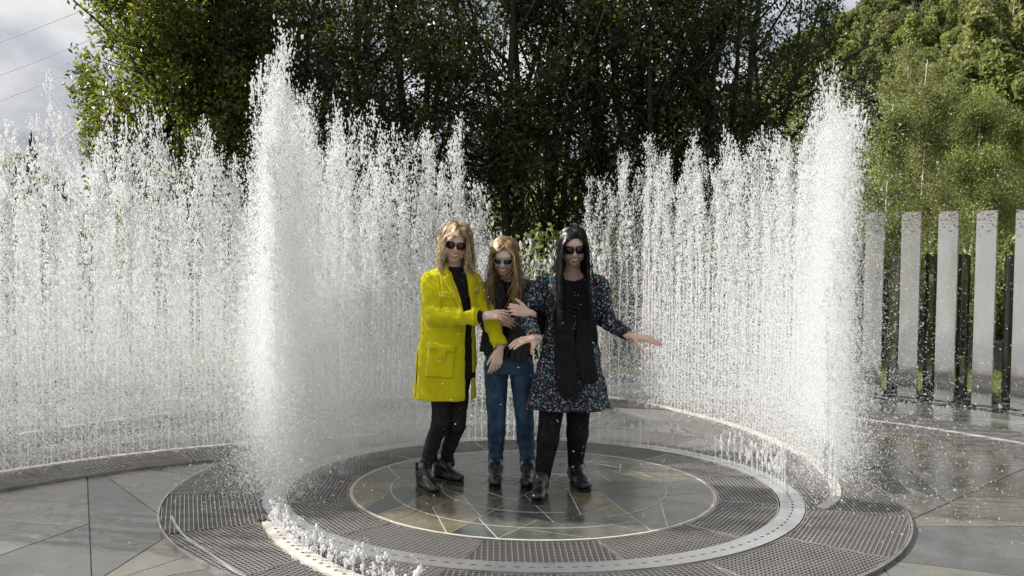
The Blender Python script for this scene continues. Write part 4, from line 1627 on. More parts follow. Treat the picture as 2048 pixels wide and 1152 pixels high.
class Sdf:
    """distance field on a grid; smooth unions of tapered limbs, ellipsoids and lofts"""
    def __init__(s, lo, hi, h):
        s.h = h
        s.lo = np.array(lo, float)
        s.n = np.ceil((np.array(hi) - s.lo) / h).astype(int) + 1
        s.D = np.full(s.n, 1.0, dtype=np.float32)
        s.ax = [(s.lo[i] + np.arange(s.n[i]) * h).astype(np.float32) for i in range(3)]

    def win(s, lo, hi, m):
        i0 = np.clip(np.floor((np.array(lo) - m - s.lo) / s.h).astype(int), 0, s.n)
        i1 = np.clip(np.ceil((np.array(hi) + m - s.lo) / s.h).astype(int) + 1, 0, s.n)
        if (i1 <= i0).any():
            return None, None
        sl = tuple(slice(a, b) for a, b in zip(i0, i1))
        X, Y, Z = np.meshgrid(s.ax[0][sl[0]], s.ax[1][sl[1]], s.ax[2][sl[2]], indexing='ij', sparse=True)
        return sl, (X, Y, Z)

    def put(s, sl, d, k, mode='u'):
        D = s.D[sl]
        if mode == 'u':
            if k > 0:
                h = np.clip(0.5 + 0.5 * (D - d) / k, 0, 1)
                s.D[sl] = D * (1 - h) + d * h - k * h * (1 - h)
            else:
                s.D[sl] = np.minimum(D, d)
        else:
            d = -d
            if k > 0:
                h = np.clip(0.5 - 0.5 * (D - d) / k, 0, 1)
                s.D[sl] = D * (1 - h) + d * h + k * h * (1 - h)
            else:
                s.D[sl] = np.maximum(D, d)

    def cap(s, a, b, ra, rb, k=0.02, mode='u', flat=None, f=1.0, wr=0.0, wf=60.0, ph=0.0):
        a, b = np.array(a, float), np.array(b, float)
        r = max(ra, rb) * 1.1
        sl, g = s.win(np.minimum(a, b) - r, np.maximum(a, b) + r, k + 3 * s.h)
        if sl is None:
            return
        X, Y, Z = g
        x, y, z = X - a[0], Y - a[1], Z - a[2]
        e = b - a
        if flat is not None:
            q = unit(flat)
            dt = (x * q[0] + y * q[1] + z * q[2]) * (1 / f - 1)
            x, y, z = x + q[0] * dt, y + q[1] * dt, z + q[2] * dt
            e = e + q * (e @ q) * (1 / f - 1)
        L2 = float(e @ e) + 1e-12
        t = np.clip((x * e[0] + y * e[1] + z * e[2]) / L2, 0, 1)
        d = np.sqrt((x - e[0] * t) ** 2 + (y - e[1] * t) ** 2 + (z - e[2] * t) ** 2) - (ra + (rb - ra) * t)
        if flat is not None:
            d = d * min(1.0, f)
        if wr:
            d = d + wr * np.sin(t * wf * math.sqrt(L2) + ph + 14 * (X - a[0]) + 9 * (Z - a[2])) * np.sin(37 * X + 21 * Z + ph * 2 + 17 * Y)
        s.put(sl, d.astype(np.float32), k, mode)

    def ell(s, c, r, Rm=None, k=0.02, mode='u'):
        c, r = np.array(c, float), np.array(r, float)
        R_ = np.eye(3) if Rm is None else Rm
        ext = np.sqrt(((R_ * r[None, :]) ** 2).sum(1))
        sl, g = s.win(c - ext, c + ext, k + 3 * s.h)
        if sl is None:
            return
        X, Y, Z = g
        x, y, z = X - c[0], Y - c[1], Z - c[2]
        l = [(x * R_[0, i] + y * R_[1, i] + z * R_[2, i]) / r[i] for i in range(3)]
        k0 = np.sqrt(l[0] ** 2 + l[1] ** 2 + l[2] ** 2)
        k1 = np.sqrt((l[0] / r[0]) ** 2 + (l[1] / r[1]) ** 2 + (l[2] / r[2]) ** 2)
        s.put(sl, (k0 * (k0 - 1) / (k1 + 1e-9)).astype(np.float32), k, mode)

    def stack(s, keys, k=0.02, mode='u', pw=2.4, disp=None, edge=0.006):
        """keys: (z, cx, cy, rx, ry) rows, z rising or falling"""
        K = np.array(sorted([tuple(q) for q in keys]), float)
        zmin, zmax = K[0, 0], K[-1, 0]
        lo = [(K[:, 1] - K[:, 3]).min() - 0.03, (K[:, 2] - K[:, 4]).min() - 0.03, zmin]
        hi = [(K[:, 1] + K[:, 3]).max() + 0.03, (K[:, 2] + K[:, 4]).max() + 0.03, zmax]
        sl, g = s.win(lo, hi, k + 3 * s.h)
        X, Y, Z = g
        zz = np.clip(Z, zmin, zmax)
        # smooth interpolation of the rows
        fine = np.linspace(zmin, zmax, 160)
        cols = []
        for j in range(1, 5):
            v = np.interp(fine, K[:, 0], K[:, j])
            ker = np.exp(-0.5 * (np.arange(-8, 9) / 4.0) ** 2)
            ker /= ker.sum()
            v = np.convolve(np.pad(v, 8, mode='edge'), ker, 'valid')
            cols.append(np.interp(zz, fine, v))
        cx, cy, rx, ry = cols
        u, v = (X - cx) / rx, (Y - cy) / ry
        rad = (np.abs(u) ** pw + np.abs(v) ** pw) ** (1 / pw)
        d = (rad - 1) * np.minimum(rx, ry)
        if disp is not None:
            th = np.arctan2(v, u)
            d = d - disp(th, zz, X, Y)
        cap_ = np.maximum(zmin - Z, Z - zmax)
        q = edge
        h = np.clip(0.5 - 0.5 * (d - cap_) / q, 0, 1)
        d = d * (1 - h) + cap_ * h + q * h * (1 - h)
        s.put(sl, d.astype(np.float32), k, mode)

    def relief(s, poly, h, ymax, soft=2.0, ymin=-9):
        """raise (h>0) or sink the front inside a polygon given in photo pixels"""
        px = [p[0] for p in poly]
        py = [p[1] for p in poly]
        c0, c1 = at(min(px), max(py), ymax), at(max(px), min(py), ymax)
        lo = [min(c0[0], c1[0]) - 0.06, max(s.lo[1], ymin), min(c0[2], c1[2]) - 0.06]
        hi = [max(c0[0], c1[0]) + 0.06, ymax, max(c0[2], c1[2]) + 0.06]
        sl, g = s.win(lo, hi, 0.0)
        u, v = to_px(*g)
        sd = poly_sd(u, v, poly)
        s.D[sl] -= (h * np.clip(0.5 - sd / (2 * soft), 0, 1)).astype(np.float32)

    def cut(s, poly, y0, y1, k=0.004):
        px = [p[0] for p in poly]
        py = [p[1] for p in poly]
        c0, c1 = at(min(px), max(py), y1), at(max(px), min(py), y1)
        lo = [min(c0[0], c1[0]) - 0.05, y0, min(c0[2], c1[2]) - 0.05]
        hi = [max(c0[0], c1[0]) + 0.05, y1, max(c0[2], c1[2]) + 0.05]
        sl, g = s.win(lo, hi, 0.02)
        u, v = to_px(*g)
        sd = poly_sd(u, v, poly) / 330.0
        d = np.maximum(sd, np.maximum(y0 - g[1], g[1] - y1))
        s.put(sl, d.astype(np.float32), k, 's')

    def noise(s, amp, fr, seed=0):
        X, Y, Z = np.meshgrid(*s.ax, indexing='ij', sparse=True)
        a = seed * 1.7
        s.D += (amp * (np.sin(fr * (X * 0.9 + Z * 0.5) + a + 1.7 * np.sin(fr * 0.6 * Z + 0.4 * fr * Y)) * np.sin(fr * (0.4 * X - 0.8 * Z + 0.6 * Y) + a * 2 + 1.3 * np.sin(fr * 0.5 * X)))).astype(np.float32)

    def mesh(s, name, material, base=(0, 0, 0), smooth=True):
        D = s.D
        S = D < 0
        n0, n1, n2 = D.shape
        c = [S[i:n0 - 1 + i, j:n1 - 1 + j, k:n2 - 1 + k] for i in (0, 1) for j in (0, 1) for k in (0, 1)]
        anyv = c[0] | c[1] | c[2] | c[3] | c[4] | c[5] | c[6] | c[7]
        allv = c[0] & c[1] & c[2] & c[3] & c[4] & c[5] & c[6] & c[7]
        act = anyv & ~allv
        I = np.argwhere(act)
        vid = np.full(act.shape, -1, dtype=np.int32)
        vid[act] = np.arange(len(I))
        offs = np.array([(i, j, k) for i in (0, 1) for j in (0, 1) for k in (0, 1)])
        val = np.stack([D[I[:, 0] + o[0], I[:, 1] + o[1], I[:, 2] + o[2]] for o in offs], 1)
        acc = np.zeros((len(I), 3))
        cnt = np.zeros(len(I))
        for a in range(8):
            for b in range(a + 1, 8):
                if np.abs(offs[a] - offs[b]).sum() != 1:
                    continue
                m = (val[:, a] < 0) != (val[:, b] < 0)
                t = val[m, a] / (val[m, a] - val[m, b])
                acc[m] += offs[a] + (offs[b] - offs[a]) * t[:, None]
                cnt[m] += 1
        V = (I + acc / cnt[:, None]) * s.h + s.lo - np.array(base)
        quads = []
        for ax_ in range(3):
            sl0 = [slice(None)] * 3
            sl1 = [slice(None)] * 3
            sl0[ax_] = slice(0, -1)
            sl1[ax_] = slice(1, None)
            A, B = S[tuple(sl0)], S[tuple(sl1)]
            E = np.argwhere(A != B)
            u, v = (ax_ + 1) % 3, (ax_ + 2) % 3
            ok = (E[:, u] > 0) & (E[:, v] > 0) & (E[:, u] < D.shape[u] - 1) & (E[:, v] < D.shape[v] - 1)
            E = E[ok]
            fl = A[E[:, 0], E[:, 1], E[:, 2]]

            def vv(du, dv):
                Q = E.copy()
                Q[:, u] += du
                Q[:, v] += dv
                return vid[Q[:, 0], Q[:, 1], Q[:, 2]]
            q = np.stack([vv(-1, -1), vv(0, -1), vv(0, 0), vv(-1, 0)], 1)
            q[~fl] = q[~fl][:, ::-1]
            quads.append(q)
        Fq = np.concatenate(quads)
        Fq = Fq[(Fq >= 0).all(1)]
        return mesh_np(name, V, Fq, material, smooth)


# ---------------------------------------------------------------- cloth and skin materials
M['skin'] = mat('skin', (0.85, 0.61, 0.52), 0.42, col2=(0.88, 0.61, 0.52), scale=18, bump=0.05, bscale=300, sss=0.12)
M['skin_tan'] = mat('skin_tan', (0.80, 0.56, 0.44), 0.40, col2=(0.83, 0.57, 0.46), scale=18, bump=0.05, bscale=300, sss=0.12)
M['yellow_wool'] = mat('yellow_wool', (0.64, 0.59, 0.008), 0.92, col2=(0.72, 0.66, 0.014), scale=14, bump=0.35, bscale=420, bdist=0.0015, sheen=0.15, spec=0.12)
M['yellow_seam'] = mat('yellow_seam', (0.46, 0.44, 0.01), 0.9)
M['black_knit'] = mat('black_knit', (0.010, 0.010, 0.012), 0.9, col2=(0.02, 0.02, 0.024), scale=30, bump=0.3, bscale=300, bdist=0.001, spec=0.2)
M['black_denim'] = mat('black_denim', (0.014, 0.014, 0.016), 0.75, col2=(0.032, 0.032, 0.036), scale=14, bump=0.3, bscale=300, bdist=0.001, spec=0.2)
M['blue_denim'] = mat('blue_denim', (0.020, 0.046, 0.090), 0.8, col2=(0.085, 0.16, 0.26), scale=7, stretch=(1.6, 1.6, 0.7), bump=0.4, bscale=260, bdist=0.0015, spec=0.2)
M['pale_denim'] = mat('pale_denim', (0.14, 0.22, 0.33), 0.85, col2=(0.08, 0.14, 0.24), scale=40)
M['grey_scarf'] = mat('grey_scarf', (0.035, 0.04, 0.045), 0.92, col2=(0.075, 0.08, 0.085), scale=22, stretch=(3, 1, 0.5), bump=0.5, bscale=120, bdist=0.003, spec=0.2)
M['fur'] = mat('dark_grey_shaggy_cloth', (0.03, 0.032, 0.034), 0.95, col2=(0.11, 0.11, 0.105), scale=50, bump=0.9, bscale=150, bdist=0.006)
M['boot_leather'] = mat('black_boot_leather', (0.010, 0.011, 0.013), 0.28, col2=(0.024, 0.026, 0.032), scale=20, bump=0.25, bscale=60, bdist=0.002, coat=0.2)
M['boot_sole'] = mat('boot_sole', (0.06, 0.042, 0.028), 0.6)
M['black_rubber'] = mat('black_rubber', (0.012, 0.012, 0.013), 0.5)
M['lace'] = mat('boot_lace', (0.03, 0.03, 0.032), 0.7)
M['grey_trim'] = mat('grey_shoe_trim', (0.10, 0.10, 0.105), 0.5)
M['blond'] = mat('blond_hair', (0.52, 0.41, 0.25), 0.42, col2=(0.25, 0.18, 0.10), scale=30, tint=True)
M['honey'] = mat('honey_hair', (0.42, 0.28, 0.145), 0.42, col2=(0.18, 0.11, 0.055), scale=26, tint=True)
M['black_hair'] = mat('black_hair', (0.006, 0.0055, 0.006), 0.33, spec=0.22, col2=(0.016, 0.014, 0.016), scale=30, tint=True)
M['glass_dark'] = mat('dark_lens', (0.008, 0.008, 0.01), 0.06, coat=0.6)
M['glass_brown'] = mat('brown_lens', (0.05, 0.012, 0.012), 0.06, coat=0.6)
M['frame_black'] = mat('black_frame', (0.01, 0.01, 0.01), 0.2)
M['frame_tort'] = mat('tortoise_frame', (0.09, 0.015, 0.01), 0.2, col2=(0.015, 0.006, 0.005), scale=60)
M['frame_blue'] = mat('pale_blue_frame', (0.36, 0.42, 0.55), 0.35)
M['teeth'] = mat('teeth', (0.82, 0.80, 0.74), 0.25)
M['lips'] = mat('lips', (0.48, 0.13, 0.12), 0.35)
M['lips_dark'] = mat('dark_lips', (0.30, 0.03, 0.05), 0.3)
M['mouth'] = mat('mouth_inside', (0.09, 0.015, 0.015), 0.5)
M['gold'] = mat('gold_metal', (0.75, 0.55, 0.25), 0.25, metal=1.0)
M['silver'] = mat('silver_metal', (0.8, 0.8, 0.78), 0.2, metal=1.0)
M['button'] = mat('pearl_button', (0.75, 0.70, 0.62), 0.25, metal=0.3)
M['red_nail'] = mat('red_nail_varnish', (0.42, 0.03, 0.02), 0.15, coat=0.5)
M['yellow_ribbon'] = mat('yellow_ribbon', (0.45, 0.33, 0.03), 0.6)


def floral_mat():
    m = bpy.data.materials.new('floral_cloth')
    m.use_nodes = True
    n, l = m.node_tree.nodes, m.node_tree.links
    b = n['Principled BSDF']
    b.inputs['Roughness'].default_value = 0.85
    t = n.new('ShaderNodeTexCoord')

    def vor(scale, off, rnd=1.0):
        mp_ = n.new('ShaderNodeMapping')
        mp_.inputs['Location'].default_value = off
        mp_.inputs['Scale'].default_value = (1, 0.55, 1)
        l.new(t.outputs['Object'], mp_.inputs['Vector'])
        v = n.new('ShaderNodeTexVoronoi')
        v.inputs['Scale'].default_value = scale
        v.inputs['Randomness'].default_value = rnd
        l.new(mp_.outputs['Vector'], v.inputs['Vector'])
        return v

    def ramp(stops, src, interp='CONSTANT'):
        r = n.new('ShaderNodeValToRGB')
        r.color_ramp.interpolation = interp
        e = r.color_ramp.elements
        e[0].position, e[0].color = stops[0]
        e[1].position, e[1].color = stops[1]
        for p_, c_ in stops[2:]:
            q = e.new(p_)
            q.color = c_
        l.new(src, r.inputs['Fac'])
        return r

    def mixc(f, a, bb):
        x = n.new('ShaderNodeMix')
        x.data_type = 'RGBA'
        l.new(f, x.inputs['Factor'])
        if isinstance(a, tuple):
            x.inputs['A'].default_value = a
        else:
            l.new(a, x.inputs['A'])
        l.new(bb, x.inputs['B'])
        return x.outputs['Result']
    W_, K_ = (1, 1, 1, 1), (0, 0, 0, 1)
    base = (0.008, 0.010, 0.020, 1)
    v1 = vor(74, (0.3, 0.1, 0.2))
    s1 = n.new('ShaderNodeSeparateColor')
    l.new(v1.outputs['Color'], s1.inputs['Color'])
    c1 = ramp([(0.0, (0.02, 0.13, 0.13, 1)), (0.4, (0.03, 0.20, 0.20, 1)), (0.7, (0.07, 0.13, 0.24, 1))], s1.outputs['Red'])
    m1 = ramp([(0.0, W_), (0.38, K_)], v1.outputs['Distance'])
    out = mixc(m1.outputs['Color'], base, c1.outputs['Color'])
    v2 = vor(58, (1.3, 0.7, 2.2))
    s2 = n.new('ShaderNodeSeparateColor')
    l.new(v2.outputs['Color'], s2.inputs['Color'])
    c2 = ramp([(0.0, (0.55, 0.12, 0.15, 1)), (0.22, (0.62, 0.42, 0.42, 1)), (0.48, (0.33, 0.36, 0.48, 1)), (0.7, (0.50, 0.20, 0.27, 1)), (0.85, (0.60, 0.56, 0.55, 1))], s2.outputs['Green'])
    m2 = ramp([(0.0, W_), (0.30, K_)], v2.outputs['Distance'])
    out = mixc(m2.outputs['Color'], out, c2.outputs['Color'])
    ctr = n.new('ShaderNodeRGB')
    ctr.outputs[0].default_value = (0.12, 0.03, 0.05, 1)
    m3 = ramp([(0.0, W_), (0.11, K_)], v2.outputs['Distance'])
    out = mixc(m3.outputs['Color'], out, ctr.outputs[0])
    l.new(out, b.inputs['Base Color'])
    return m


M['floral'] = floral_mat()


# ---------------------------------------------------------------- anatomy
def frame(fwd, roll=0.0):
    """columns: x (to the picture's right), y (out of the face), z (up the head)"""
    y = unit(fwd)
    x = unit(np.cross(np.array([0, 0, 1.0]), y)) * 1.0
    if x[0] < 0:
        x = -x
    z = np.cross(x, y)
    if z[2] < 0:
        z = -z
    c, s_ = math.cos(roll), math.sin(roll)
    x2 = x * c - z * s_
    z2 = z * c + x * s_
    return np.stack([x2, y, z2], 1)


def head_prims(f, c, Rm, s=1.0):
    T = lambda p: c + Rm @ (np.array(p) * s)
    e = lambda p, r, k=0.012, mode='u', RR=None: f.ell(T(p), np.array(r) * s, Rm if RR is None else RR, k, mode)
    e((0, -0.012, 0.036), (0.073, 0.092, 0.080), 0.0)
    e((0, 0.020, -0.022), (0.059, 0.064, 0.086), 0.03)
    e((0, 0.040, -0.088), (0.030, 0.030, 0.024), 0.022)              # chin
    for sx in (-1, 1):
        e((sx * 0.036, 0.050, -0.036), (0.024, 0.024, 0.022), 0.016)   # cheeks raised by the smile
        e((sx * 0.050, 0.005, -0.062), (0.014, 0.035, 0.022), 0.02)    # jaw
        e((sx * 0.073, -0.008, -0.010), (0.009, 0.020, 0.031), 0.008)  # ears
        e((sx * 0.030, 0.082, 0.008), (0.017, 0.012, 0.011), 0.008, 's')
        e((sx * 0.030, 0.068, 0.007), (0.0125, 0.012, 0.0125), 0.004)  # eyes
        e((sx * 0.010, 0.094, -0.022), (0.0075, 0.008, 0.006), 0.006)  # nostrils
    e((0, 0.070, 0.032), (0.048, 0.018, 0.012), 0.018)               # brow
    f.cap(T((0, 0.082, 0.012)), T((0, 0.101, -0.019)), 0.0065 * s, 0.0095 * s, 0.010)
    e((0, 0.078, -0.052), (0.026, 0.014, 0.016), 0.014)              # lips' muzzle
    # open smile
    e((0, 0.098, -0.0550), (0.0255, 0.017, 0.0110), 0.003, 's')


def arc_strip(T, x0, x1, zf0, zf1, y0, curv, n=12):
    V, F_ = [], []
    for i in range(n + 1):
        u = i / n
        x = x0 + (x1 - x0) * u
        y = y0 - curv * x * x
        V.append(T((x, y, zf0(x))))
        V.append(T((x, y - 0.001, zf1(x))))
        V.append(T((x, y - 0.006, zf1(x))))
        V.append(T((x, y - 0.006, zf0(x))))
    for i in range(n):
        a = i * 4
        for k in range(4):
            F_.append([a + k, a + (k + 1) % 4, a + 4 + (k + 1) % 4, a + 4 + k])
    F_ += [[0, 1, 2, 3], [4 * n + 3, 4 * n + 2, 4 * n + 1, 4 * n]]
    return V, F_


def face_parts(person, base, c, Rm, lips, s=1.0, grin=1.0):
    T = lambda p: c + Rm @ (np.array(p) * s) - base
    w_ = 0.0240 * grin
    up = lambda x: -0.0475 + 9 * x * x
    lo = lambda x: -0.0655 + 26 * x * x
    V, F_ = arc_strip(T, -w_ * 0.92, w_ * 0.92, up, lambda x: -0.0625 + 21 * x * x, 0.0935, 14)
    link_mesh('teeth', mesh_np('teeth', V, F_, M['teeth']), person)
    b = MB()
    n = 10
    pu, pl = [], []
    for i in range(n + 1):
        x = -w_ * 1.12 + 2.24 * w_ * i / n
        pu.append(Vector(T((x, 0.0930 - 13 * x * x, up(x) + 0.0022))))
        pl.append(Vector(T((x, 0.0925 - 13 * x * x, lo(x) - 0.0026))))
    rr = [0.0012 + 0.0026 * math.sin(math.pi * i / n) for i in range(n + 1)]
    b.tube(pu, rr, 6)
    b.tube(pl, [r * 1.25 for r in rr], 6)
    b.build('lips', lips, person, True)
    # eyebrows, just above the glasses
    return T


def sunglasses(person, T, fm, lm, w_=0.027, h_=0.021, style='round', z0=0.006, label=None, frame_r=0.0024):
    g = MB()
    lens = []
    for sx in (-1, 1):
        pts = []
        for i in range(20):
            a = 2 * math.pi * i / 20
            ca, sa = math.cos(a), math.sin(a)
            if style == 'round':
                x, z = ca * w_, sa * h_
                z += 0.004 * (1 if sa > 0 else 0) * abs(ca)
            else:
                q = 0.6
                x = math.copysign(abs(ca) ** q, ca) * w_
                z = math.copysign(abs(sa) ** q, sa) * h_
                if sa < 0:
                    x *= 1 - 0.14 * abs(sa)
            x += sx * (w_ + 0.0065)
            pts.append((x, 0.1005 - 5.5 * x * x, z + z0))
        P = [Vector(T(p)) for p in pts]
        g.tube(P + [P[0], P[1]], frame_r, 6, cap=False)
        lens.append((pts, sx))
    g.tube([Vector(T(p)) for p in ((-0.008, 0.101, z0 + 0.006), (0, 0.103, z0 + 0.008), (0.008, 0.101, z0 + 0.006))], frame_r * 0.9, 6)
    for sx in (-1, 1):
        xo = sx * (2 * w_ + 0.006)
        g.tube([Vector(T(p)) for p in ((xo, 0.1005 - 5.5 * xo * xo, z0 + 0.009), (sx * 0.074, 0.05, z0 + 0.008), (sx * 0.079, -0.01, z0 + 0.004))], [frame_r * 1.1, frame_r * 0.9, frame_r * 0.8], 5)
    fr = g.build('sunglasses', fm, person, True)
    if label:
        fr['label'] = label
    for pts, sx in lens:
        cx = sum(p[0] for p in pts) / 20
        cz = sum(p[2] for p in pts) / 20
        V = [tuple(T((cx, 0.1025 - 5.5 * cx * cx, cz)))] + [tuple(T((p[0], p[1] - 0.0005, p[2]))) for p in pts]
        V += [tuple(T((p[0], p[1] - 0.003, p[2]))) for p in pts]
        F_ = [[0, i + 1, (i + 1) % 20 + 1] for i in range(20)] + [[i + 1, i + 21, (i + 1) % 20 + 21, (i + 1) % 20 + 1] for i in range(20)]
        link_mesh('lens', mesh_np('lens', V, F_, lm, smooth=True), fr)


def hand_prims(f, wrist, d, back, side, curls=(0.4, 0.4, 0.4, 0.4), spread=0.12, thumb=(0.75, 0.55, -0.25), s=0.92, k=0.005, tips=None):
    """side: unit vector from the middle of the palm to the thumb; back: out of the back of the hand"""
    d = unit(d)
    back = unit(np.array(back, float) - d * np.dot(back, d))
    side = np.cross(d, back) if np.dot(np.cross(d, back), side) > 0 else -np.cross(d, back)
    W = np.array(wrist, float)
    seg = ((0.043, 0.026, 0.021), (0.047, 0.030, 0.022), (0.043, 0.028, 0.021), (0.034, 0.021, 0.019))
    off = (0.029, 0.010, -0.010, -0.028)
    ln = (0.088, 0.091, 0.087, 0.079)
    f.cap(W - d * 0.03 * s, W + d * 0.02 * s, 0.024 * s, 0.024 * s, 0.012, flat=back, f=0.75)
    for i in range(4):
        kn = W + (d * ln[i] + side * off[i] + back * 0.004) * s
        f.cap(W + (d * 0.012 + side * off[i] * 0.55) * s, kn, 0.0135 * s, 0.0105 * s, 0.011)
        ang = off[i] / 0.029 * spread
        dd = unit(d + side * ang)
        p = kn
        r = (0.0092, 0.0083, 0.0074, 0.0062) if i < 3 else (0.0080, 0.0072, 0.0064, 0.0054)
        cu = 0.0
        for j in range(3):
            cu += curls[i] * (0.75, 1.0, 0.7)[j]
            q = dd * math.cos(cu) - back * math.sin(cu)
            p2 = p + q * seg[i][j] * s
            f.cap(p, p2, r[j] * s, r[j + 1] * s, 0.003 if j else 0.006)
            p = p2
        if tips is not None:
            nb = back * math.cos(cu) + dd * math.sin(cu)
            tips.append((p - q * 0.003 + nb * r[3] * 0.75 * s, q, nb))
    p = W + (d * 0.022 + side * 0.022 - back * 0.004) * s
    q = unit(d * thumb[0] + side * thumb[1] + back * thumb[2])
    p2 = p + q * 0.044 * s
    f.cap(p, p2, 0.0165 * s, 0.0115 * s, 0.012)
    q2 = unit(q + d * 0.25 - side * 0.12)
    p3 = p2 + q2 * 0.032 * s
    f.cap(p2, p3, 0.0108 * s, 0.0092 * s, 0.004)
    p4 = p3 + unit(q2 + d * 0.2) * 0.024 * s
    f.cap(p3, p4, 0.0092 * s, 0.0070 * s, 0.003)
    if tips is not None:
        tips.append((p4 + back * 0.006, unit(p4 - p3), back))


def nails(person, base, tips, m):
    for p, q, nb in tips:
        s_ = np.cross(q, nb)
        V = []
        for i in range(8):
            a = 2 * math.pi * i / 8
            V.append(p + q * 0.0065 * math.cos(a) + s_ * 0.0045 * math.sin(a) - nb * 0.001 - base)
        V.append(p + nb * 0.0015 - base)
        link_mesh('fingernail', mesh_np('fingernail', V, [[i, (i + 1) % 8, 8] for i in range(8)] + [list(range(8))[::-1]], m), person)


def hair_mesh(name, c, Rm, material, seed, n_locks, per, length, part=0.0, s=1.0, wave=0.008, spread=0.03, fwd_bias=0.5, tintr=(0.6, 1.5), width=0.0013,
              shoulders=(), pull=(0, 0, 0), front=0.5, lift=0.0, low=-0.30, base=(0, 0, 0)):
    """locks of fine strands that part on the crown, run over the skull and hang down"""
    rng = np.random.default_rng(seed)
    RX = np.array([0.0765, 0.096, 0.083]) * s
    cc = c + Rm @ (np.array([0, -0.012, 0.036]) * s)
    Vs, Fs, Cs, nv = [], [], [], 0
    g = np.array([0, 0, -1.0])
    pull = np.array(pull, float)
    for L_ in range(n_locks):
        # root in head coordinates, top and sides and back of the skull
        while True:
            v = rng.normal(0, 1, 3)
            v /= np.linalg.norm(v)
            if v[2] > low and not (v[1] > 0.36 and v[2] < 0.56):
                break
        sd = 1.0 if v[0] > part else -1.0
        lock_len = length * rng.uniform(0.82, 1.08)
        ph, am = rng.uniform(0, 6.28), wave * rng.uniform(0.4, 1.4)
        br = rng.uniform(*tintr)
        od = rng.normal(0, 1, 3) * 0.25
        lay = rng.uniform(0.001, 0.011) + lift * max(0, v[2])
        for k in range(per):
            u = v + rng.normal(0, 0.085, 3)
            u /= np.linalg.norm(u)
            p = u * RX
            tang = np.array([sd * (1.0 - 0.3 * abs(u[1])), 0.35 * (1 if u[1] > 0 else -0.6) * front * 2, -0.15 - 1.3 * max(0.0, -u[1] - 0.1) - 0.9 * max(0.0, 0.45 - u[2])]) + od * 0.4
            nrm_ = unit(u / RX)
            tang = tang - nrm_ * (tang @ nrm_)
            dcur = Rm @ unit(tang + nrm_ * 0.12)
            P = cc + Rm @ p
            n = 15
            ds = lock_len * rng.uniform(0.9, 1.05) / n
            pts = [P.copy()]
            fly = rng.random() < 0.05
            jit = rng.normal(0, 1, 3) * spread * (1.8 if fly else 0.25)
            ph2, am2 = rng.uniform(0, 6.28), wave * (1.6 if fly else 0.35)
            for i in range(n):
                t = i / n
                dcur = unit(dcur * 0.56 + (g + pull * t + jit * 3) * 0.44)
                P = P + dcur * ds
                q = Rm.T @ (P - cc)
                m_ = RX + lay
                e_ = math.sqrt(((q / m_) ** 2).sum())
                if e_ < 1:
                    q = q / e_
                # keep off the face
                lim = (0.069 - 0.045 * max(0.0, min(1.0, (q[2] + 0.0) / 0.05)) ** 2) * s
                if q[1] > 0.03 * s and q[2] < 0.040 * s and abs(q[0]) < lim and q[2] > -0.20 * s:
                    q[0] = math.copysign(lim + lay * 0.5, sd if abs(q[0]) < 0.03 else q[0])
                P = cc + Rm @ q
                for (sc, sr) in shoulders:
                    w2 = (P - sc) / sr
                    e2 = math.sqrt((w2 ** 2).sum())
                    if e2 < 1:
                        P = sc + (P - sc) / e2
                a_ = am * t * math.sin(ph + t * 9)
                pts.append(P + Rm[:, 0] * a_ + Rm[:, 1] * am * 0.5 * t * math.cos(ph + t * 7) + Rm[:, 0] * am2 * t * math.sin(ph2 + t * 13))
            pts = np.array(pts)
            # three-sided strand
            dirs = np.gradient(pts, axis=0)
            dirs /= np.linalg.norm(dirs, axis=1)[:, None] + 1e-9
            a = np.cross(dirs, Rm[:, 1] + 0.01)
            a /= np.linalg.norm(a, axis=1)[:, None] + 1e-9
            b = np.cross(dirs, a)
            m = len(pts)
            ww = width * (0.7 + 0.6 * rng.random()) * np.concatenate([np.full(m - 4, 1.0), [0.85, 0.65, 0.4, 0.12]])
            V = np.stack([pts + a * ww[:, None], pts - a * ww[:, None] * 0.6 + b * ww[:, None] * 0.7, pts - a * ww[:, None] * 0.6 - b * ww[:, None] * 0.7], 1).reshape(-1, 3)
            i0 = np.arange(m - 1)[:, None] * 3
            F_ = np.concatenate([i0 + nv + [q_, (q_ + 1) % 3, (q_ + 1) % 3 + 3, q_ + 3] for q_ in range(3)])
            bb = br * rng.uniform(0.8, 1.2)
            Vs.append(V)
            Fs.append(F_)
            Cs.append(np.tile([bb, bb, bb, 1], (len(V), 1)))
            nv += len(V)
    # the cap under the strands
    nu, nvv = 24, 14
    V = []
    for j in range(nvv + 1):
        th = math.pi * j / nvv
        for i in range(nu):
            a = 2 * math.pi * i / nu
            d = np.array([math.sin(th) * math.cos(a), math.sin(th) * math.sin(a), math.cos(th)])
            V.append(cc + Rm @ (d * (RX * 0.985)))
    F_ = []
    for j in range(nvv):
        for i in range(nu):
            k = (i + 1) % nu
            th = math.pi * (j + 0.5) / nvv
            a = 2 * math.pi * (i + 0.5) / nu
            d = np.array([math.sin(th) * math.cos(a), math.sin(th) * math.sin(a), math.cos(th)])
            if (d[1] > 0.30 and d[2] < 0.52) or d[2] < -0.6:
                continue
            F_.append([nv + j * nu + i, nv + (j + 1) * nu + i, nv + (j + 1) * nu + k, nv + j * nu + k])
    Vs.append(np.array(V))
    Fs.append(np.array(F_))
    Cs.append(np.tile([0.7, 0.7, 0.7, 1], (len(V), 1)))
    return mesh_np(name, np.concatenate(Vs) - np.array(base), np.concatenate(Fs), material, smooth=True, cols=np.concatenate(Cs))


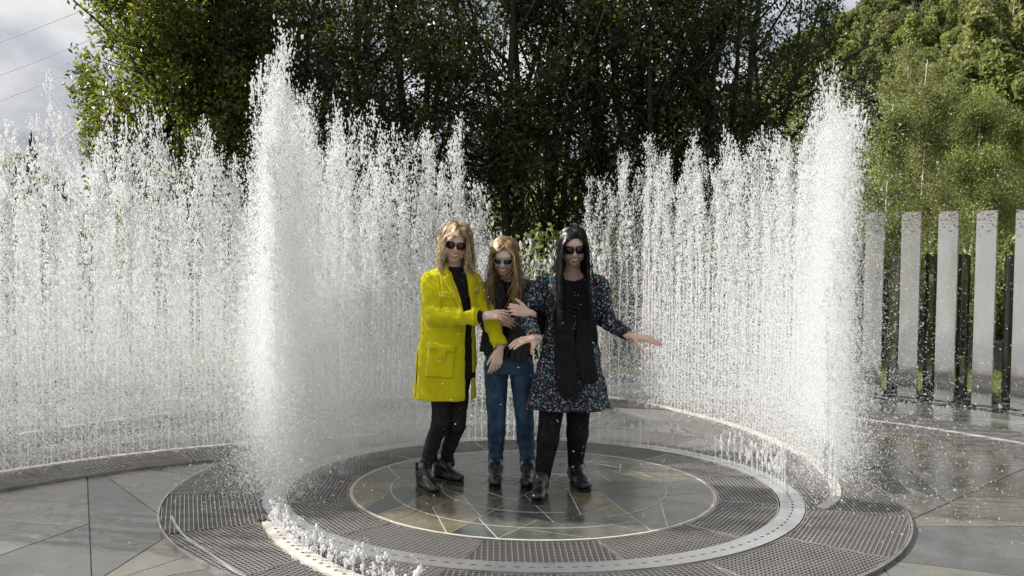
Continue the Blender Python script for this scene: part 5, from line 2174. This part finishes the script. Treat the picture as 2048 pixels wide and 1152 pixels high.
def boot(person, base, ankle, heel, toe, style, shaft=0.10, w_=0.040):
    heel, toe = np.array(heel, float), np.array(toe, float)
    d = toe - heel
    d[2] = 0
    d = unit(d)
    L_ = 0.255
    mid = (heel + toe) / 2
    heel = mid - d * L_ / 2
    toe = mid + d * L_ / 2
    z = heel[2]
    sidev = np.array([-d[1], d[0], 0])
    ank = heel + d * 0.055 + np.array([0, 0, 0.105])
    top = ank + unit(np.array(ankle) - ank) * shaft
    lo = np.minimum(np.minimum(heel, toe), top) - 0.09
    hi = np.maximum(np.maximum(heel, toe), top) + 0.09
    f = Sdf(lo, hi, 0.0042)
    zz = lambda h: np.array([0, 0, h])
    f.cap(heel + d * 0.040 + zz(0.048), heel + d * 0.06 + zz(0.085), 0.034, 0.037, 0.0)
    f.cap(ank, top, 0.041, 0.048 if style != 'low' else 0.042, 0.02)
    f.cap(ank + d * 0.01 - zz(0.01), heel + d * 0.15 + zz(0.058), 0.040, 0.031, 0.03)
    f.cap(heel + d * 0.05 + zz(0.045), heel + d * 0.17 + zz(0.045), 0.031, w_, 0.02, flat=(0, 0, 1), f=0.72)
    f.cap(heel + d * 0.16 + zz(0.046), toe - d * 0.042 + zz(0.042), w_, 0.037, 0.02, flat=(0, 0, 1), f=0.66)
    # level with the sole
    sl, g = f.win(lo, hi, 0)
    f.D = np.maximum(f.D, (z + 0.017) - np.broadcast_to(g[2], f.D.shape)).astype(np.float32)
    if style == 'chelsea':
        sl, g = f.win(lo, hi, 0)
        f.noise(0.0015, 90, 3)
        # flat cut of the shaft's top
        n_ = unit(top - ank)
        f.D = np.maximum(f.D, ((g[0] - top[0]) * n_[0] + (g[1] - top[1]) * n_[1] + (g[2] - top[2]) * n_[2])).astype(np.float32)
    else:
        f.noise(0.0011, 110, 5)
    bt = link_mesh('boot', f.mesh('boot', M['boot_leather'], base), person)
    # sole: outline following the foot
    sm = MB()
    outl = []
    prof = [(0.0, 0.018), (0.012, 0.029), (0.05, 0.033), (0.10, 0.030), (0.15, 0.037), (0.19, 0.040), (0.225, 0.034), (0.246, 0.020), (0.256, 0.0)]
    for t, hw in prof:
        outl.append(heel + d * (t - 0.003) + sidev * hw)
    for t, hw in prof[::-1][1:]:
        outl.append(heel + d * (t - 0.003) - sidev * hw)
    sm.prism([(p[0] - base[0], p[1] - base[1]) for p in outl], z - base[2] + 0.001, z - base[2] + 0.019, bottom=True)
    so_ = sm.build('sole', M['boot_sole'] if style == 'chelsea' else M['black_rubber'], bt)
    if style == 'chelsea':
        b = MB()
        p = top - d * 0.045
        b.tube([Vector(p + zz(-0.012) - base), Vector(p - d * 0.008 + zz(0.006) - base), Vector(p + d * 0.004 + zz(0.0) - base)], 0.0035, 5)
        b.build('pull_tab', M['black_rubber'], bt)
        gm = MB()
        for sg in (-1, 1):
            q = ank + sidev * sg * 0.0405 - d * 0.004
            gm.box(Vector(q + zz(0.03) - base), (0.03, 0.005, 0.075), math.atan2(d[1], d[0]))
        o = gm.build('elastic_panel', M['black_knit'], bt)
    else:
        b = MB()
        for i in range(7):
            t = i / 6
            p = ank + unit(top - ank) * shaft * 0.75 * (1 - t) * 1.0 + (heel + d * 0.165 + zz(0.07) - ank) * t
            p = p + (d * 0.9 + zz(0.45)) * (0.040 - 0.012 * t)
            hw = 0.020
            sg = 1 if i % 2 else -1
            b.tube([Vector(p - sidev * hw * sg - base - zz(0.006)), Vector(p + d * 0.006 + zz(0.004) - base), Vector(p + sidev * hw * sg - base + zz(0.004))], 0.0032, 4)
        p = ank + d * 0.045 + zz(0.04)
        for sg in (-1, 1):
            b.tube([Vector(p - base), Vector(p + sidev * sg * 0.025 + zz(0.015) + d * 0.01 - base), Vector(p + sidev * sg * 0.035 - zz(0.02) + d * 0.01 - base)], 0.0028, 4)
        b.build('laces', M['lace'], bt)
        if style == 'hiker':
            t_ = MB()
            for sg in (-1, 1):
                t_.tube([Vector(heel + d * a_ + sidev * sg * h_ + zz(zz_) - base) for a_, h_, zz_ in ((0.03, 0.036, 0.035), (0.10, 0.036, 0.05), (0.17, 0.043, 0.036), (0.235, 0.032, 0.034))], 0.0045, 5)
            t_.build('trim', M['grey_trim'], bt)
    return bt


def bead(person, base, p, r, m, name):
    import bmesh
    bm = bmesh.new()
    bmesh.ops.create_uvsphere(bm, u_segments=10, v_segments=6, radius=r)
    me = bpy.data.meshes.new(name)
    bm.to_mesh(me)
    bm.free()
    me.materials.append(m)
    me.polygons.foreach_set('use_smooth', np.ones(len(me.polygons), dtype=bool))
    return link_mesh(name, me, person, Vector(np.array(p) - base))


def rows(rs, Y0):
    """(py, centre px, half width px, dy, half depth m) -> stack keys at depth Y0"""
    out = []
    for py, cx, hw, dy, ry in rs:
        p, q = at(cx, py, Y0 + dy), at(cx + hw, py, Y0 + dy)
        out.append((p[2], p[0], Y0 + dy, q[0] - p[0], ry))
    return out


def bounds(pts, m):
    P = np.array(pts)
    return P.min(0) - m, P.max(0) + m


# ================================================================ woman in the yellow coat
def woman_yellow():
    Y = 6.24
    base = np.array([*at(886, 985, Y)[:2], 0.045])
    person = empty('person', tuple(base), 'woman in a bright yellow-green coat and black boots, laughing, leftmost of the three', 'person', 'three laughing women in the fountain')
    A = lambda px, py, dy=0.0: at(px, py, Y + dy)
    hc = A(911, 487, -0.03)
    Rm = frame((0.06, -0.96, -0.22), R(7))
    neck = A(906, 546, 0.015)
    shR, elR, wrR = A(862, 562, 0.0), A(869, 634, -0.10), A(962, 634, -0.21)
    shL, elL, wrL = A(945, 560, 0.05), A(974, 625, -0.05), A(1001, 694, -0.15)
    hipR, knR, anR = A(886, 742, 0.0), A(881, 846, -0.04), A(850, 934, -0.02)
    hipL, knL, anL = A(918, 742, 0.06), A(913, 852, 0.03), A(889, 925, 0.10)
    # body, one skin
    f = Sdf(*bounds([hc + 0.13, hc - 0.13, anR, anL, elR, wrL, wrR + [0.18, 0, 0], wrL - [0.08, 0.08, 0.20]], 0.07), 0.0045)
    head_prims(f, hc, Rm)
    f.cap(hc + Rm @ np.array([0, -0.022, -0.07]), neck, 0.050, 0.052, 0.025)
    f.stack(rows([(548, 902, 30, 0.02, 0.06), (562, 902, 46, 0.02, 0.08), (600, 902, 44, 0.02, 0.095), (660, 900, 36, 0.02, 0.085), (720, 898, 46, 0.02, 0.10), (745, 900, 44, 0.02, 0.09)], Y), 0.03)
    for a, b_, c_ in ((shR, elR, wrR), (shL, elL, wrL)):
        f.cap(a, b_, 0.043, 0.034, 0.03)
        f.cap(b_, c_, 0.036, 0.024, 0.012)
    for a, b_, c_ in ((hipR, knR, anR), (hipL, knL, anL)):
        f.cap(a, b_, 0.060, 0.040, 0.03)
        f.cap(b_, c_, 0.040, 0.028, 0.02)
        f.cap(c_, c_ + np.array([0, -0.0, -0.06]), 0.032, 0.030, 0.02)
    hand_prims(f, wrR + [0.018, 0, 0.004], (1, 0.05, 0.12), (0.05, -0.75, 0.65), (0.1, 0.3, 0.9), (0.30, 0.35, 0.42, 0.5), 0.10, (0.8, 0.5, -0.35))
    hand_prims(f, wrL + [-0.006, 0, -0.02], (-0.22, -0.12, -1), (0.25, -0.95, 0.1), (-1, -0.2, 0), (0.35, 0.5, 0.62, 0.7), 0.06, (0.85, 0.40, -0.30))
    link_mesh('body', f.mesh('body', M['skin'], base), person)
    T = face_parts(person, base, hc, Rm, M['lips'], 1.0, 1.15)
    sunglasses(person, T, M['frame_tort'], M['glass_brown'], 0.0275, 0.0215, 'round', 0.006, 'dark reddish sunglasses with round lenses')
    link_mesh('hair', hair_mesh('hair', hc, Rm, M['blond'], 3, 110, 22, 0.275, part=0.15, wave=0.017, spread=0.04, shoulders=[(A(900, 585, 0.03), np.array([0.17, 0.125, 0.115]))], lift=0.02, front=0.35, tintr=(0.75, 1.9), base=base), person)
    # black top and trousers
    f = Sdf(*bounds([A(850, 520, -0.2), A(955, 760, 0.2)], 0.02), 0.006)
    f.stack(rows([(534, 909, 17, 0.0, 0.055), (548, 908, 26, 0.01, 0.075), (566, 906, 44, 0.02, 0.095), (600, 905, 46, 0.02, 0.105), (660, 903, 43, 0.02, 0.10), (755, 903, 48, 0.02, 0.112)], Y), 0.0)
    f.noise(0.003, 45, 2)
    link_mesh('black_top', f.mesh('black_top', M['black_knit'], base), person)
    f = Sdf(*bounds([hipR, hipL, anR, anL, A(935, 720, 0.1)], 0.11), 0.0055)
    for a, b_, c_ in ((hipR, knR, anR), (hipL, knL, anL)):
        f.cap(a, b_, 0.078, 0.056, 0.012, wr=0.0025, wf=30)
        f.cap(b_, (b_ + c_) / 2 + np.array([-0.004, 0.012, 0.0]), 0.056, 0.048, 0.012, wr=0.002, wf=50, ph=1)
        f.cap((b_ + c_) / 2 + np.array([-0.004, 0.012, 0.0]), c_ + [0, 0, -0.015], 0.048, 0.037, 0.012, wr=0.0035, wf=110, ph=2)
    f.noise(0.0016, 80, 4)
    link_mesh('trousers', f.mesh('trousers', M['black_denim'], base), person)
    # the coat
    f = Sdf(*bounds([A(820, 515, -0.32), A(1015, 803, 0.24), wrL], 0.03), 0.0046)

    def folds(th, z, X, Yy):
        a = np.clip((base[2] + 1.05 - z) / 0.5, 0, 1)
        return 0.006 * a * np.sin(th * 5 + 1.0) + 0.004 * np.sin(th * 3 + z * 9) + 0.003 * np.sin(z * 24 + th * 2)
    f.stack(rows([(528, 907, 24, 0.03, 0.075), (540, 904, 36, 0.02, 0.095), (550, 901, 50, 0.02, 0.11), (566, 899, 57, 0.02, 0.122), (600, 900, 55, 0.01, 0.136), (650, 897, 54, 0.01, 0.136),
                  (700, 891, 59, 0.01, 0.148), (750, 889, 61, 0.01, 0.155), (796, 888, 62, 0.01, 0.160)], Y), 0.0, disp=folds)
    # sleeves
    f.cap(shR, (shR + elR) / 2, 0.064, 0.061, 0.03, wr=0.004, wf=55)
    f.cap((shR + elR) / 2, elR, 0.061, 0.060, 0.02, wr=0.005, wf=75, ph=1)
    f.cap(elR, wrR + [-0.02, 0, 0], 0.062, 0.052, 0.010, wr=0.0035, wf=45, ph=2)
    f.cap(shL, elL, 0.060, 0.050, 0.03, wr=0.004, wf=60)
    f.cap(elL, wrL, 0.051, 0.045, 0.012, wr=0.005, wf=70, ph=2)
    # open front, then lapels, flaps and pockets
    yb = Y + 0.02
    for (q, dv) in ((wrR, unit(wrR - elR)), (wrL, unit(wrL - elL))):
        # square-cut sleeve ends
        sl, g = f.win(q - 0.09, q + 0.09, 0)
        pl = ((g[0] - q[0]) * dv[0] + (g[1] - q[1]) * dv[1] + (g[2] - q[2]) * dv[2]) + (0.008 if q is wrR else 0.0)
        rad = np.sqrt((g[0] - q[0]) ** 2 + (g[1] - q[1]) ** 2 + (g[2] - q[2]) ** 2) - 0.075
        m = (rad < 0)
        f.D[sl] = np.where(m, np.maximum(f.D[sl], pl), f.D[sl]).astype(np.float32)
        f.cap(q - dv * 0.03, q + dv * 0.05, 0.036, 0.040, 0.004, 's')
    f.cut([(897, 500), (930, 500), (932, 545), (940, 600), (946, 660), (945, 700), (944, 830), (930, 830), (930, 690), (931, 648), (922, 600), (906, 556)], Y - 0.22, Y - 0.03)
    f.cut([(890, 500), (930, 500), (927, 540), (912, 552), (898, 540)], Y - 0.16, Y + 0.05)
    f.cut([(931, 705), (942, 705), (943, 840), (930, 840)], Y - 0.25, Y + 0.13)
    f.relief([(893, 528), (876, 536), (880, 546), (895, 549), (886, 556), (905, 590), (930, 640), (932, 646), (916, 598), (901, 556)], 0.014, Y - 0.02, 1.2)
    f.relief([(932, 528), (944, 526), (952, 560), (953, 600), (947, 650), (942, 600), (935, 550)], 0.012, Y + 0.02, 1.2)
    f.relief([(880, 584), (912, 586), (911, 598), (880, 596)], 0.012, Y - 0.04, 1.0)
    f.relief([(949, 570), (958, 573), (957, 586), (949, 584)], 0.012, Y, 1.0)
    f.relief([(857, 690), (910, 694), (906, 757), (852, 753)], 0.014, Y - 0.04, 1.3)
    f.relief([(856, 685), (915, 692), (912, 705), (894, 703), (890, 719), (876, 717), (877, 702), (857, 697)], 0.014, Y - 0.04, 1.0)
    f.relief([(836, 700), (838, 700), (833, 795), (831, 795)], -0.010, Y + 0.05, 1.2)
    for line in ([(877, 552), (884, 600), (880, 625)], [(884, 556), (908, 600), (929, 640)], [(946, 545), (950, 600)]):
        poly = line + [(p[0] + 1.6, p[1]) for p in line[::-1]]
        f.relief(poly, -0.010, Y + 0.01, 0.8)
    f.noise(0.0022, 38, 1)
    coat = link_mesh('coat', f.mesh('coat', M['yellow_wool'], base), person)
    cb = np.array([0, 0, 0])
    for (px, py, dy) in ((886, 592, -0.150), (908, 593, -0.150), (953, 579, -0.075), (881, 722, -0.168)):
        bead(coat, base, A(px, py, dy), 0.0085, M['button'], 'button')
    b = MB()
    b.tube([Vector(wrR + [-0.03, 0, 0] - base), Vector(wrR + [0.010, 0, 0.001] - base)], [0.036, 0.036], 16)
    b.build('cuff', M['black_knit'], person, True)
    # ring, earring, bracelet
    b = MB()
    q = wrR + [0.018 + 0.115, -0.006, 0.012]
    b.tube([Vector(q + 0.0105 * np.array([0, math.cos(a), math.sin(a)]) - base) for a in np.linspace(0, 2 * math.pi, 11)], 0.0018, 5, cap=False)
    b.build('finger_ring', M['silver'], person, True)
    b = MB()
    ec = hc + Rm @ np.array([0.062, 0.032, -0.062])
    b.tube([Vector(ec + Rm @ (0.012 * np.array([math.cos(a), 0, math.sin(a)])) - base) for a in np.linspace(0, 2 * math.pi, 13)], 0.0026, 5, cap=False)
    b.build('earring', M['teeth'], person, True)
    boot(person, base, anR, ground_at(838, 976), ground_at(876, 994), 'chelsea', 0.085)
    boot(person, base, anL, ground_at(866, 957), ground_at(929, 971), 'chelsea', 0.085)


# ================================================================ woman between the two
def woman_middle():
    Y = 6.40
    base = np.array([*at(1020, 985, Y)[:2], 0.045])
    person = empty('person', tuple(base), 'woman in blue jeans with long honey-blond hair, bending forward between the two others', 'person', 'three laughing women in the fountain')
    A = lambda px, py, dy=0.0: at(px, py, Y + dy)
    hc = A(1009, 513, -0.16)
    Rm = frame((-0.12, -0.90, -0.38), R(4))
    neck = A(1020, 562, -0.02)
    shR, elR, wrR = A(980, 580, 0.02), A(976, 648, 0.0), A(985, 636, -0.16)
    shL, elL, wrL = A(1060, 580, 0.02), A(1084, 652, -0.10), A(1061, 627, -0.345)
    hipR, knR, anR = A(992, 735, 0.0), A(993, 848, -0.05), A(991, 925, 0.0)
    hipL, knL, anL = A(1043, 735, 0.0), A(1050, 850, -0.04), A(1056, 928, 0.0)
    f = Sdf(*bounds([hc + 0.13, hc - 0.13, anR, anL, elR, elL, wrL - [0.2, 0, 0]], 0.07), 0.0045)
    head_prims(f, hc, Rm, 0.98)
    f.cap(hc + Rm @ np.array([0, -0.022, -0.07]), neck, 0.047, 0.050, 0.025)
    f.stack(rows([(560, 1020, 30, -0.01, 0.06), (580, 1020, 42, 0.0, 0.08), (620, 1018, 40, 0.0, 0.095), (670, 1016, 34, 0.0, 0.085), (720, 1016, 42, 0.0, 0.10), (740, 1016, 42, 0, 0.09)], Y), 0.03)
    for a, b_, c_ in ((shR, elR, wrR), (shL, elL, wrL)):
        f.cap(a, b_, 0.041, 0.033, 0.03)
        f.cap(b_, c_, 0.034, 0.024, 0.012)
    for a, b_, c_ in ((hipR, knR, anR), (hipL, knL, anL)):
        f.cap(a, b_, 0.060, 0.040, 0.03)
        f.cap(b_, c_, 0.040, 0.028, 0.02)
        f.cap(c_, c_ + np.array([0, 0, -0.06]), 0.031, 0.030, 0.02)
    hand_prims(f, wrL + [-0.010, -0.005, 0.0], (-0.95, -0.12, 0.25), (0.1, -0.95, 0.15), (-0.1, 0.0, 1), (0.75, 0.8, 0.85, 0.9), 0.05, (0.80, 0.62, 0.05))
    hand_prims(f, wrR + [0.01, 0.02, -0.01], (0.9, -0.25, -0.12), (0.0, -0.9, 0.4), (0.1, 0.1, 0.9), (0.5, 0.5, 0.5, 0.5), 0.06)
    link_mesh('body', f.mesh('body', M['skin'], base), person)
    T = face_parts(person, base, hc, Rm, M['lips'], 0.98, 1.3)
    sunglasses(person, T, M['frame_blue'], M['glass_dark'], 0.0275, 0.0205, 'square', 0.004, 'sunglasses with pale blue frame and black lenses', 0.0029)
    link_mesh('hair', hair_mesh('hair', hc, Rm, M['honey'], 13, 120, 22, 0.40, part=0.02, wave=0.015, spread=0.035, shoulders=[(A(1020, 612, 0.0), np.array([0.15, 0.13, 0.125]))], front=0.55, pull=(0.05, -0.1, 0), tintr=(0.7, 1.8), base=base), person)
    # dark jacket
    f = Sdf(*bounds([A(955, 550, -0.32), A(1095, 722, 0.2)], 0.02), 0.0055)
    f.stack(rows([(556, 1020, 26, 0.0, 0.075), (568, 1020, 44, 0.0, 0.10), (600, 1020, 48, 0.0, 0.115), (650, 1018, 45, 0.0, 0.11), (690, 1016, 46, 0.0, 0.118), (712, 1016, 47, 0.0, 0.125)], Y), 0.0,
            disp=lambda th, z, X, Yy: 0.004 * np.sin(th * 5 + z * 20))
    f.cap(shR, elR, 0.064, 0.052, 0.03, wr=0.004)
    f.cap(elR, wrR, 0.052, 0.042, 0.01, wr=0.004)
    f.cap(shL, elL, 0.064, 0.054, 0.03, wr=0.004)
    f.cap(elL, wrL + [0.01, 0, 0], 0.054, 0.040, 0.01, wr=0.004)
    f.noise(0.003, 42, 6)
    link_mesh('jacket', f.mesh('jacket', M['black_knit'], base), person)
    # grey scarf hanging open down the front
    f = Sdf(*bounds([A(975, 550, -0.30), A(1065, 725, 0.1)], 0.02), 0.005)
    wv = lambda th, z, X, Yy: 0.006 * np.sin(X * 150 + 3 * np.sin(z * 11))
    f.stack(rows([(566, 1002, 13, -0.09, 0.035), (600, 995, 12, -0.115, 0.026), (650, 993, 12, -0.12, 0.024), (690, 990, 15, -0.125, 0.022), (712, 988, 18, -0.125, 0.020)], Y), 0.0, disp=wv)
    f.stack(rows([(566, 1036, 12, -0.09, 0.035), (600, 1035, 12, -0.115, 0.026), (650, 1034, 14, -0.12, 0.024), (690, 1036, 20, -0.13, 0.022), (722, 1038, 24, -0.13, 0.020)], Y), 0.0, disp=wv)
    f.ell(A(1019, 566, -0.04), (0.082, 0.095, 0.034), k=0.02)
    f.cut([(1006, 560), (1030, 560), (1024, 596), (1012, 596)], Y - 0.25, Y - 0.05)
    link_mesh('scarf', f.mesh('scarf', M['grey_scarf'], base), person)
    f = Sdf(*bounds([A(960, 640, -0.12), A(990, 712, 0.06)], 0.02), 0.005)
    f.stack(rows([(640, 977, 7, -0.05, 0.04), (670, 974, 9, -0.06, 0.05), (703, 970, 10, -0.06, 0.05)], Y), 0.0, disp=lambda th, z, X, Yy: 0.006 * np.sin(th * 9 + z * 70))
    link_mesh('bag_flap', f.mesh('bag_flap', M['fur'], base), person)
    # jeans
    f = Sdf(*bounds([hipR, hipL, anR, anL, A(970, 706, -0.1), A(1062, 706, 0.1)], 0.09), 0.0055)
    f.stack(rows([(706, 1016, 44, 0.0, 0.11), (726, 1017, 48, 0.01, 0.125), (746, 1017, 48, 0.01, 0.112)], Y), 0.0)
    for a, b_, c_, ph in ((hipR, knR, anR, 0), (hipL, knL, anL, 2)):
        f.cap(a, b_, 0.083, 0.057, 0.008, wr=0.002, wf=30, ph=ph)
        f.cap(b_ - [0, 0, 0.01], c_ + [0, 0, 0.0], 0.057, 0.047, 0.010, wr=0.004, wf=95, ph=ph)
        f.cap(b_ - [0, -0.02, 0.02], b_ - [0, -0.02, 0.10], 0.052, 0.050, 0.02)
        sl, g = f.win(c_ - 0.09, c_ + 0.09, 0)
        f.D[sl] = np.maximum(f.D[sl], c_[2] - 0.005 - g[2]).astype(np.float32)
    f.noise(0.0022, 70, 8)
    j = link_mesh('jeans', f.mesh('jeans', M['blue_denim'], base), person)
    b = MB()
    c0 = anL - base
    b.tube([Vector(c0 + [0, 0, -0.008]), Vector(c0 + [0, 0, 0.024])], [0.055, 0.056], 18)
    b.build('turned_up_cuff', M['pale_denim'], j, True)
    boot(person, base, anR + [0, 0.0, 0.0], ground_at(992, 958), ground_at(989, 984), 'laced', 0.075)
    boot(person, base, anL + [0, 0.0, 0.0], ground_at(1057, 960), ground_at(1052, 987), 'laced', 0.075)


# ================================================================ woman in the floral dress
def woman_floral():
    Y = 6.18
    base = np.array([*at(1130, 995, Y)[:2], 0.045])
    person = empty('person', tuple(base), 'black-haired woman in a dark floral dress and black scarf, holding both arms out', 'person', 'three laughing women in the fountain')
    A = lambda px, py, dy=0.0: at(px, py, Y + dy)
    hc = A(1147, 493, -0.09)
    Rm = frame((0.03, -0.94, -0.30), R(-3))
    neck = A(1143, 556, 0.0)
    shR, elR, wrR = A(1090, 572, 0.0), A(1052, 634, -0.06), A(1068, 672, -0.24)
    shL, elL, wrL = A(1196, 572, 0.0), A(1213, 640, -0.03), A(1256, 670, -0.20)
    hipR, knR, anR = A(1112, 742, 0.0), A(1096, 878, -0.12), A(1083, 966, -0.13)
    hipL, knL, anL = A(1158, 742, 0.0), A(1155, 866, 0.0), A(1150, 942, 0.06)
    f = Sdf(*bounds([hc + 0.13, hc - 0.13, anR, anL, elR, wrR - [0.20, 0.12, 0.12], wrL + [0.26, 0, 0], wrL - [0, 0.10, 0.12]], 0.07), 0.0045)
    head_prims(f, hc, Rm)
    f.cap(hc + Rm @ np.array([0, -0.022, -0.07]), neck, 0.048, 0.052, 0.025)
    f.stack(rows([(546, 1143, 30, 0.0, 0.055), (556, 1143, 52, 0.01, 0.075), (572, 1143, 54, 0.0, 0.09), (600, 1143, 46, 0.0, 0.098), (660, 1140, 40, 0.0, 0.09), (720, 1138, 48, 0.0, 0.105), (745, 1138, 46, 0.0, 0.10)], Y), 0.03)
    for a, b_, c_ in ((shR, elR, wrR), (shL, elL, wrL)):
        f.cap(a, b_, 0.042, 0.034, 0.03)
        f.cap(b_, c_, 0.035, 0.024, 0.012)
    for a, b_, c_ in ((hipR, knR, anR), (hipL, knL, anL)):
        f.cap(a, b_, 0.064, 0.042, 0.03)
        f.cap(b_, c_, 0.042, 0.028, 0.02)
        f.cap(c_, c_ + np.array([0, 0, -0.05]), 0.032, 0.030, 0.02)
    tips = []
    hand_prims(f, wrR + [0.0, -0.012, -0.010], (-0.86, -0.40, -0.20), (-0.12, -0.45, 0.9), (0.3, -0.85, -0.2), (0.12, 0.18, 0.22, 0.3), 0.26, (0.35, 0.85, -0.45), tips=tips)
    hand_prims(f, wrL + [0.024, -0.004, -0.006], (0.93, -0.22, -0.17), (0.2, -0.35, 0.92), (0.1, -0.75, -0.65), (0.05, 0.07, 0.12, 0.18), 0.22, (0.55, 0.70, -0.5), s=0.98, tips=tips)
    link_mesh('body', f.mesh('body', M['skin_tan'], base), person)
    nails(person, base, tips, M['red_nail'])
    T = face_parts(person, base, hc, Rm, M['lips_dark'], 1.0, 1.0)
    sunglasses(person, T, M['frame_black'], M['glass_dark'], 0.0300, 0.0225, 'square', 0.006, 'large black sunglasses', 0.0032)
    link_mesh('hair', hair_mesh('hair', hc, Rm, M['black_hair'], 23, 130, 22, 0.50, part=0.05, wave=0.005, spread=0.022, shoulders=[(A(1143, 610, 0.0), np.array([0.14, 0.155, 0.15]))], front=1.0, pull=(0.0, -0.22, 0), tintr=(0.7, 1.6), width=0.0015, base=base), person)
    # dress
    f = Sdf(*bounds([A(1035, 535, -0.36), A(1275, 840, 0.33)], 0.02), 0.0055)

    def folds(th, z, X, Yy):
        a = np.clip((base[2] + 1.02 - z) / 0.5, 0, 1)
        return a * (0.011 * np.sin(th * 7 + 0.6 + z * 2) + 0.008 * np.sin(th * 12 + 2)) + 0.003 * np.sin(z * 30 + th * 3)
    f.stack(rows([(549, 1142, 44, 0.01, 0.085), (560, 1142, 56, 0.0, 0.105), (580, 1143, 58, 0.0, 0.12), (620, 1143, 53, 0.0, 0.126), (660, 1141, 51, 0.0, 0.124), (700, 1139, 57, 0.0, 0.145),
                  (740, 1137, 65, 0.0, 0.17), (780, 1135, 73, 0.0, 0.19), (815, 1134, 81, 0.0, 0.205)], Y), 0.0, disp=folds)
    f.cap(shR, (shR + elR) / 2, 0.072, 0.072, 0.03, wr=0.005, wf=60)
    f.cap((shR + elR) / 2, elR, 0.070, 0.056, 0.02, wr=0.005, wf=60, ph=1)
    f.cap(elR, wrR + [0, 0.012, 0.008], 0.056, 0.040, 0.008, wr=0.006, wf=90)
    f.cap(shL, elL, 0.070, 0.056, 0.03, wr=0.005, wf=60, ph=2)
    f.cap(elL, wrL, 0.056, 0.038, 0.010, wr=0.006, wf=80, ph=3)
    for q, dv in ((wrR, unit(wrR - elR)), (wrL, unit(wrL - elL))):
        f.cap(q, q + dv * 0.06, 0.034, 0.04, 0.004, 's')
    f.cut([(1095, 520), (1190, 520), (1184, 550), (1150, 562), (1118, 556), (1100, 549)], Y - 0.3, Y + 0.2)
    f.noise(0.0025, 45, 9)
    dress = link_mesh('dress', f.mesh('dress', M['floral'], base), person)
    # black scarf: two long ends
    f = Sdf(*bounds([A(1095, 548, -0.34), A(1205, 808, 0.1)], 0.02), 0.005)
    wv = lambda th, z, X, Yy: 0.0025 * np.sin(X * 170 + 2 * np.sin(z * 7)) + 0.0012 * np.sin(X * 330 + z * 9) + 0.003 * np.sin(z * 23 + X * 30)
    f.stack(rows([(562, 1133, 12, -0.10, 0.03), (600, 1129, 16, -0.140, 0.024), (680, 1130, 21, -0.152, 0.022), (740, 1133, 24, -0.190, 0.020), (785, 1137, 22, -0.212, 0.018), (797, 1139, 12, -0.213, 0.015)], Y), 0.0, disp=wv, pw=2.1)
    f.stack(rows([(562, 1162, 12, -0.10, 0.03), (600, 1168, 17, -0.136, 0.024), (680, 1171, 22, -0.150, 0.022), (740, 1174, 21, -0.186, 0.020), (758, 1177, 17, -0.200, 0.017), (768, 1180, 9, -0.200, 0.014)], Y), 0.0, disp=wv, pw=2.1)
    f.ell(A(1147, 572, -0.03), (0.060, 0.10, 0.022), k=0.03)
    link_mesh('scarf', f.mesh('scarf', M['black_knit'], base), person)
    # leggings
    f = Sdf(*bounds([hipR, hipL, anR, anL], 0.11), 0.0055)
    for a, b_, c_, ph in ((hipR, knR, anR, 0), (hipL, knL, anL, 2)):
        f.cap(a, b_, 0.092, 0.066, 0.03)
        f.cap(b_, c_, 0.066, 0.044, 0.02, wr=0.0015, wf=90, ph=ph)
        f.cap(b_ + [0, 0.025, -0.04], (b_ + c_) / 2 + [0, 0.02, 0], 0.056, 0.048, 0.02)
        f.cap(c_, c_ + [0, 0, -0.02], 0.044, 0.044, 0.01)
    link_mesh('leggings', f.mesh('leggings', M['black_knit'], base), person)
    # wristwatch and a ribbon
    for q, dv, r_ in ((wrL + [0.008, 0, -0.002], unit(wrL - elL), 0.030), (wrR + [0.0, -0.004, 0.012], unit(wrR - elR), 0.036)):
        u = unit(np.cross(dv, [0, 1, 0.1]))
        v = np.cross(dv, u)
        b = MB()
        b.tube([Vector(q + r_ * (u * math.cos(a) + v * math.sin(a)) - base) for a in np.linspace(0, 2 * math.pi, 17)], 0.0028, 5, cap=False)
        b.build('bracelet', M['gold'], person, True)
    p = wrR + np.array([-0.02, -0.02, -0.03]) - base
    V = [p + q for q in ([0, 0, 0], [0.014, 0.002, 0], [0.012, 0.004, -0.05], [0.02, 0.0, -0.085], [-0.004, 0.002, -0.055])]
    V += [v + np.array([0, 0.0015, 0]) for v in V]
    link_mesh('ribbon', mesh_np('ribbon', V, [[0, 1, 2, 4], [4, 2, 3], [5, 9, 7, 6], [9, 8, 7], [0, 4, 9, 5], [1, 6, 7, 2], [2, 7, 8, 3], [4, 3, 8, 9]], M['yellow_ribbon']), person)
    boot(person, base, anR, ground_at(1085, 985), ground_at(1071, 1014), 'hiker', 0.05)
    boot(person, base, anL, ground_at(1145, 966), ground_at(1178, 987), 'hiker', 0.05)


woman_yellow()
woman_middle()
woman_floral()
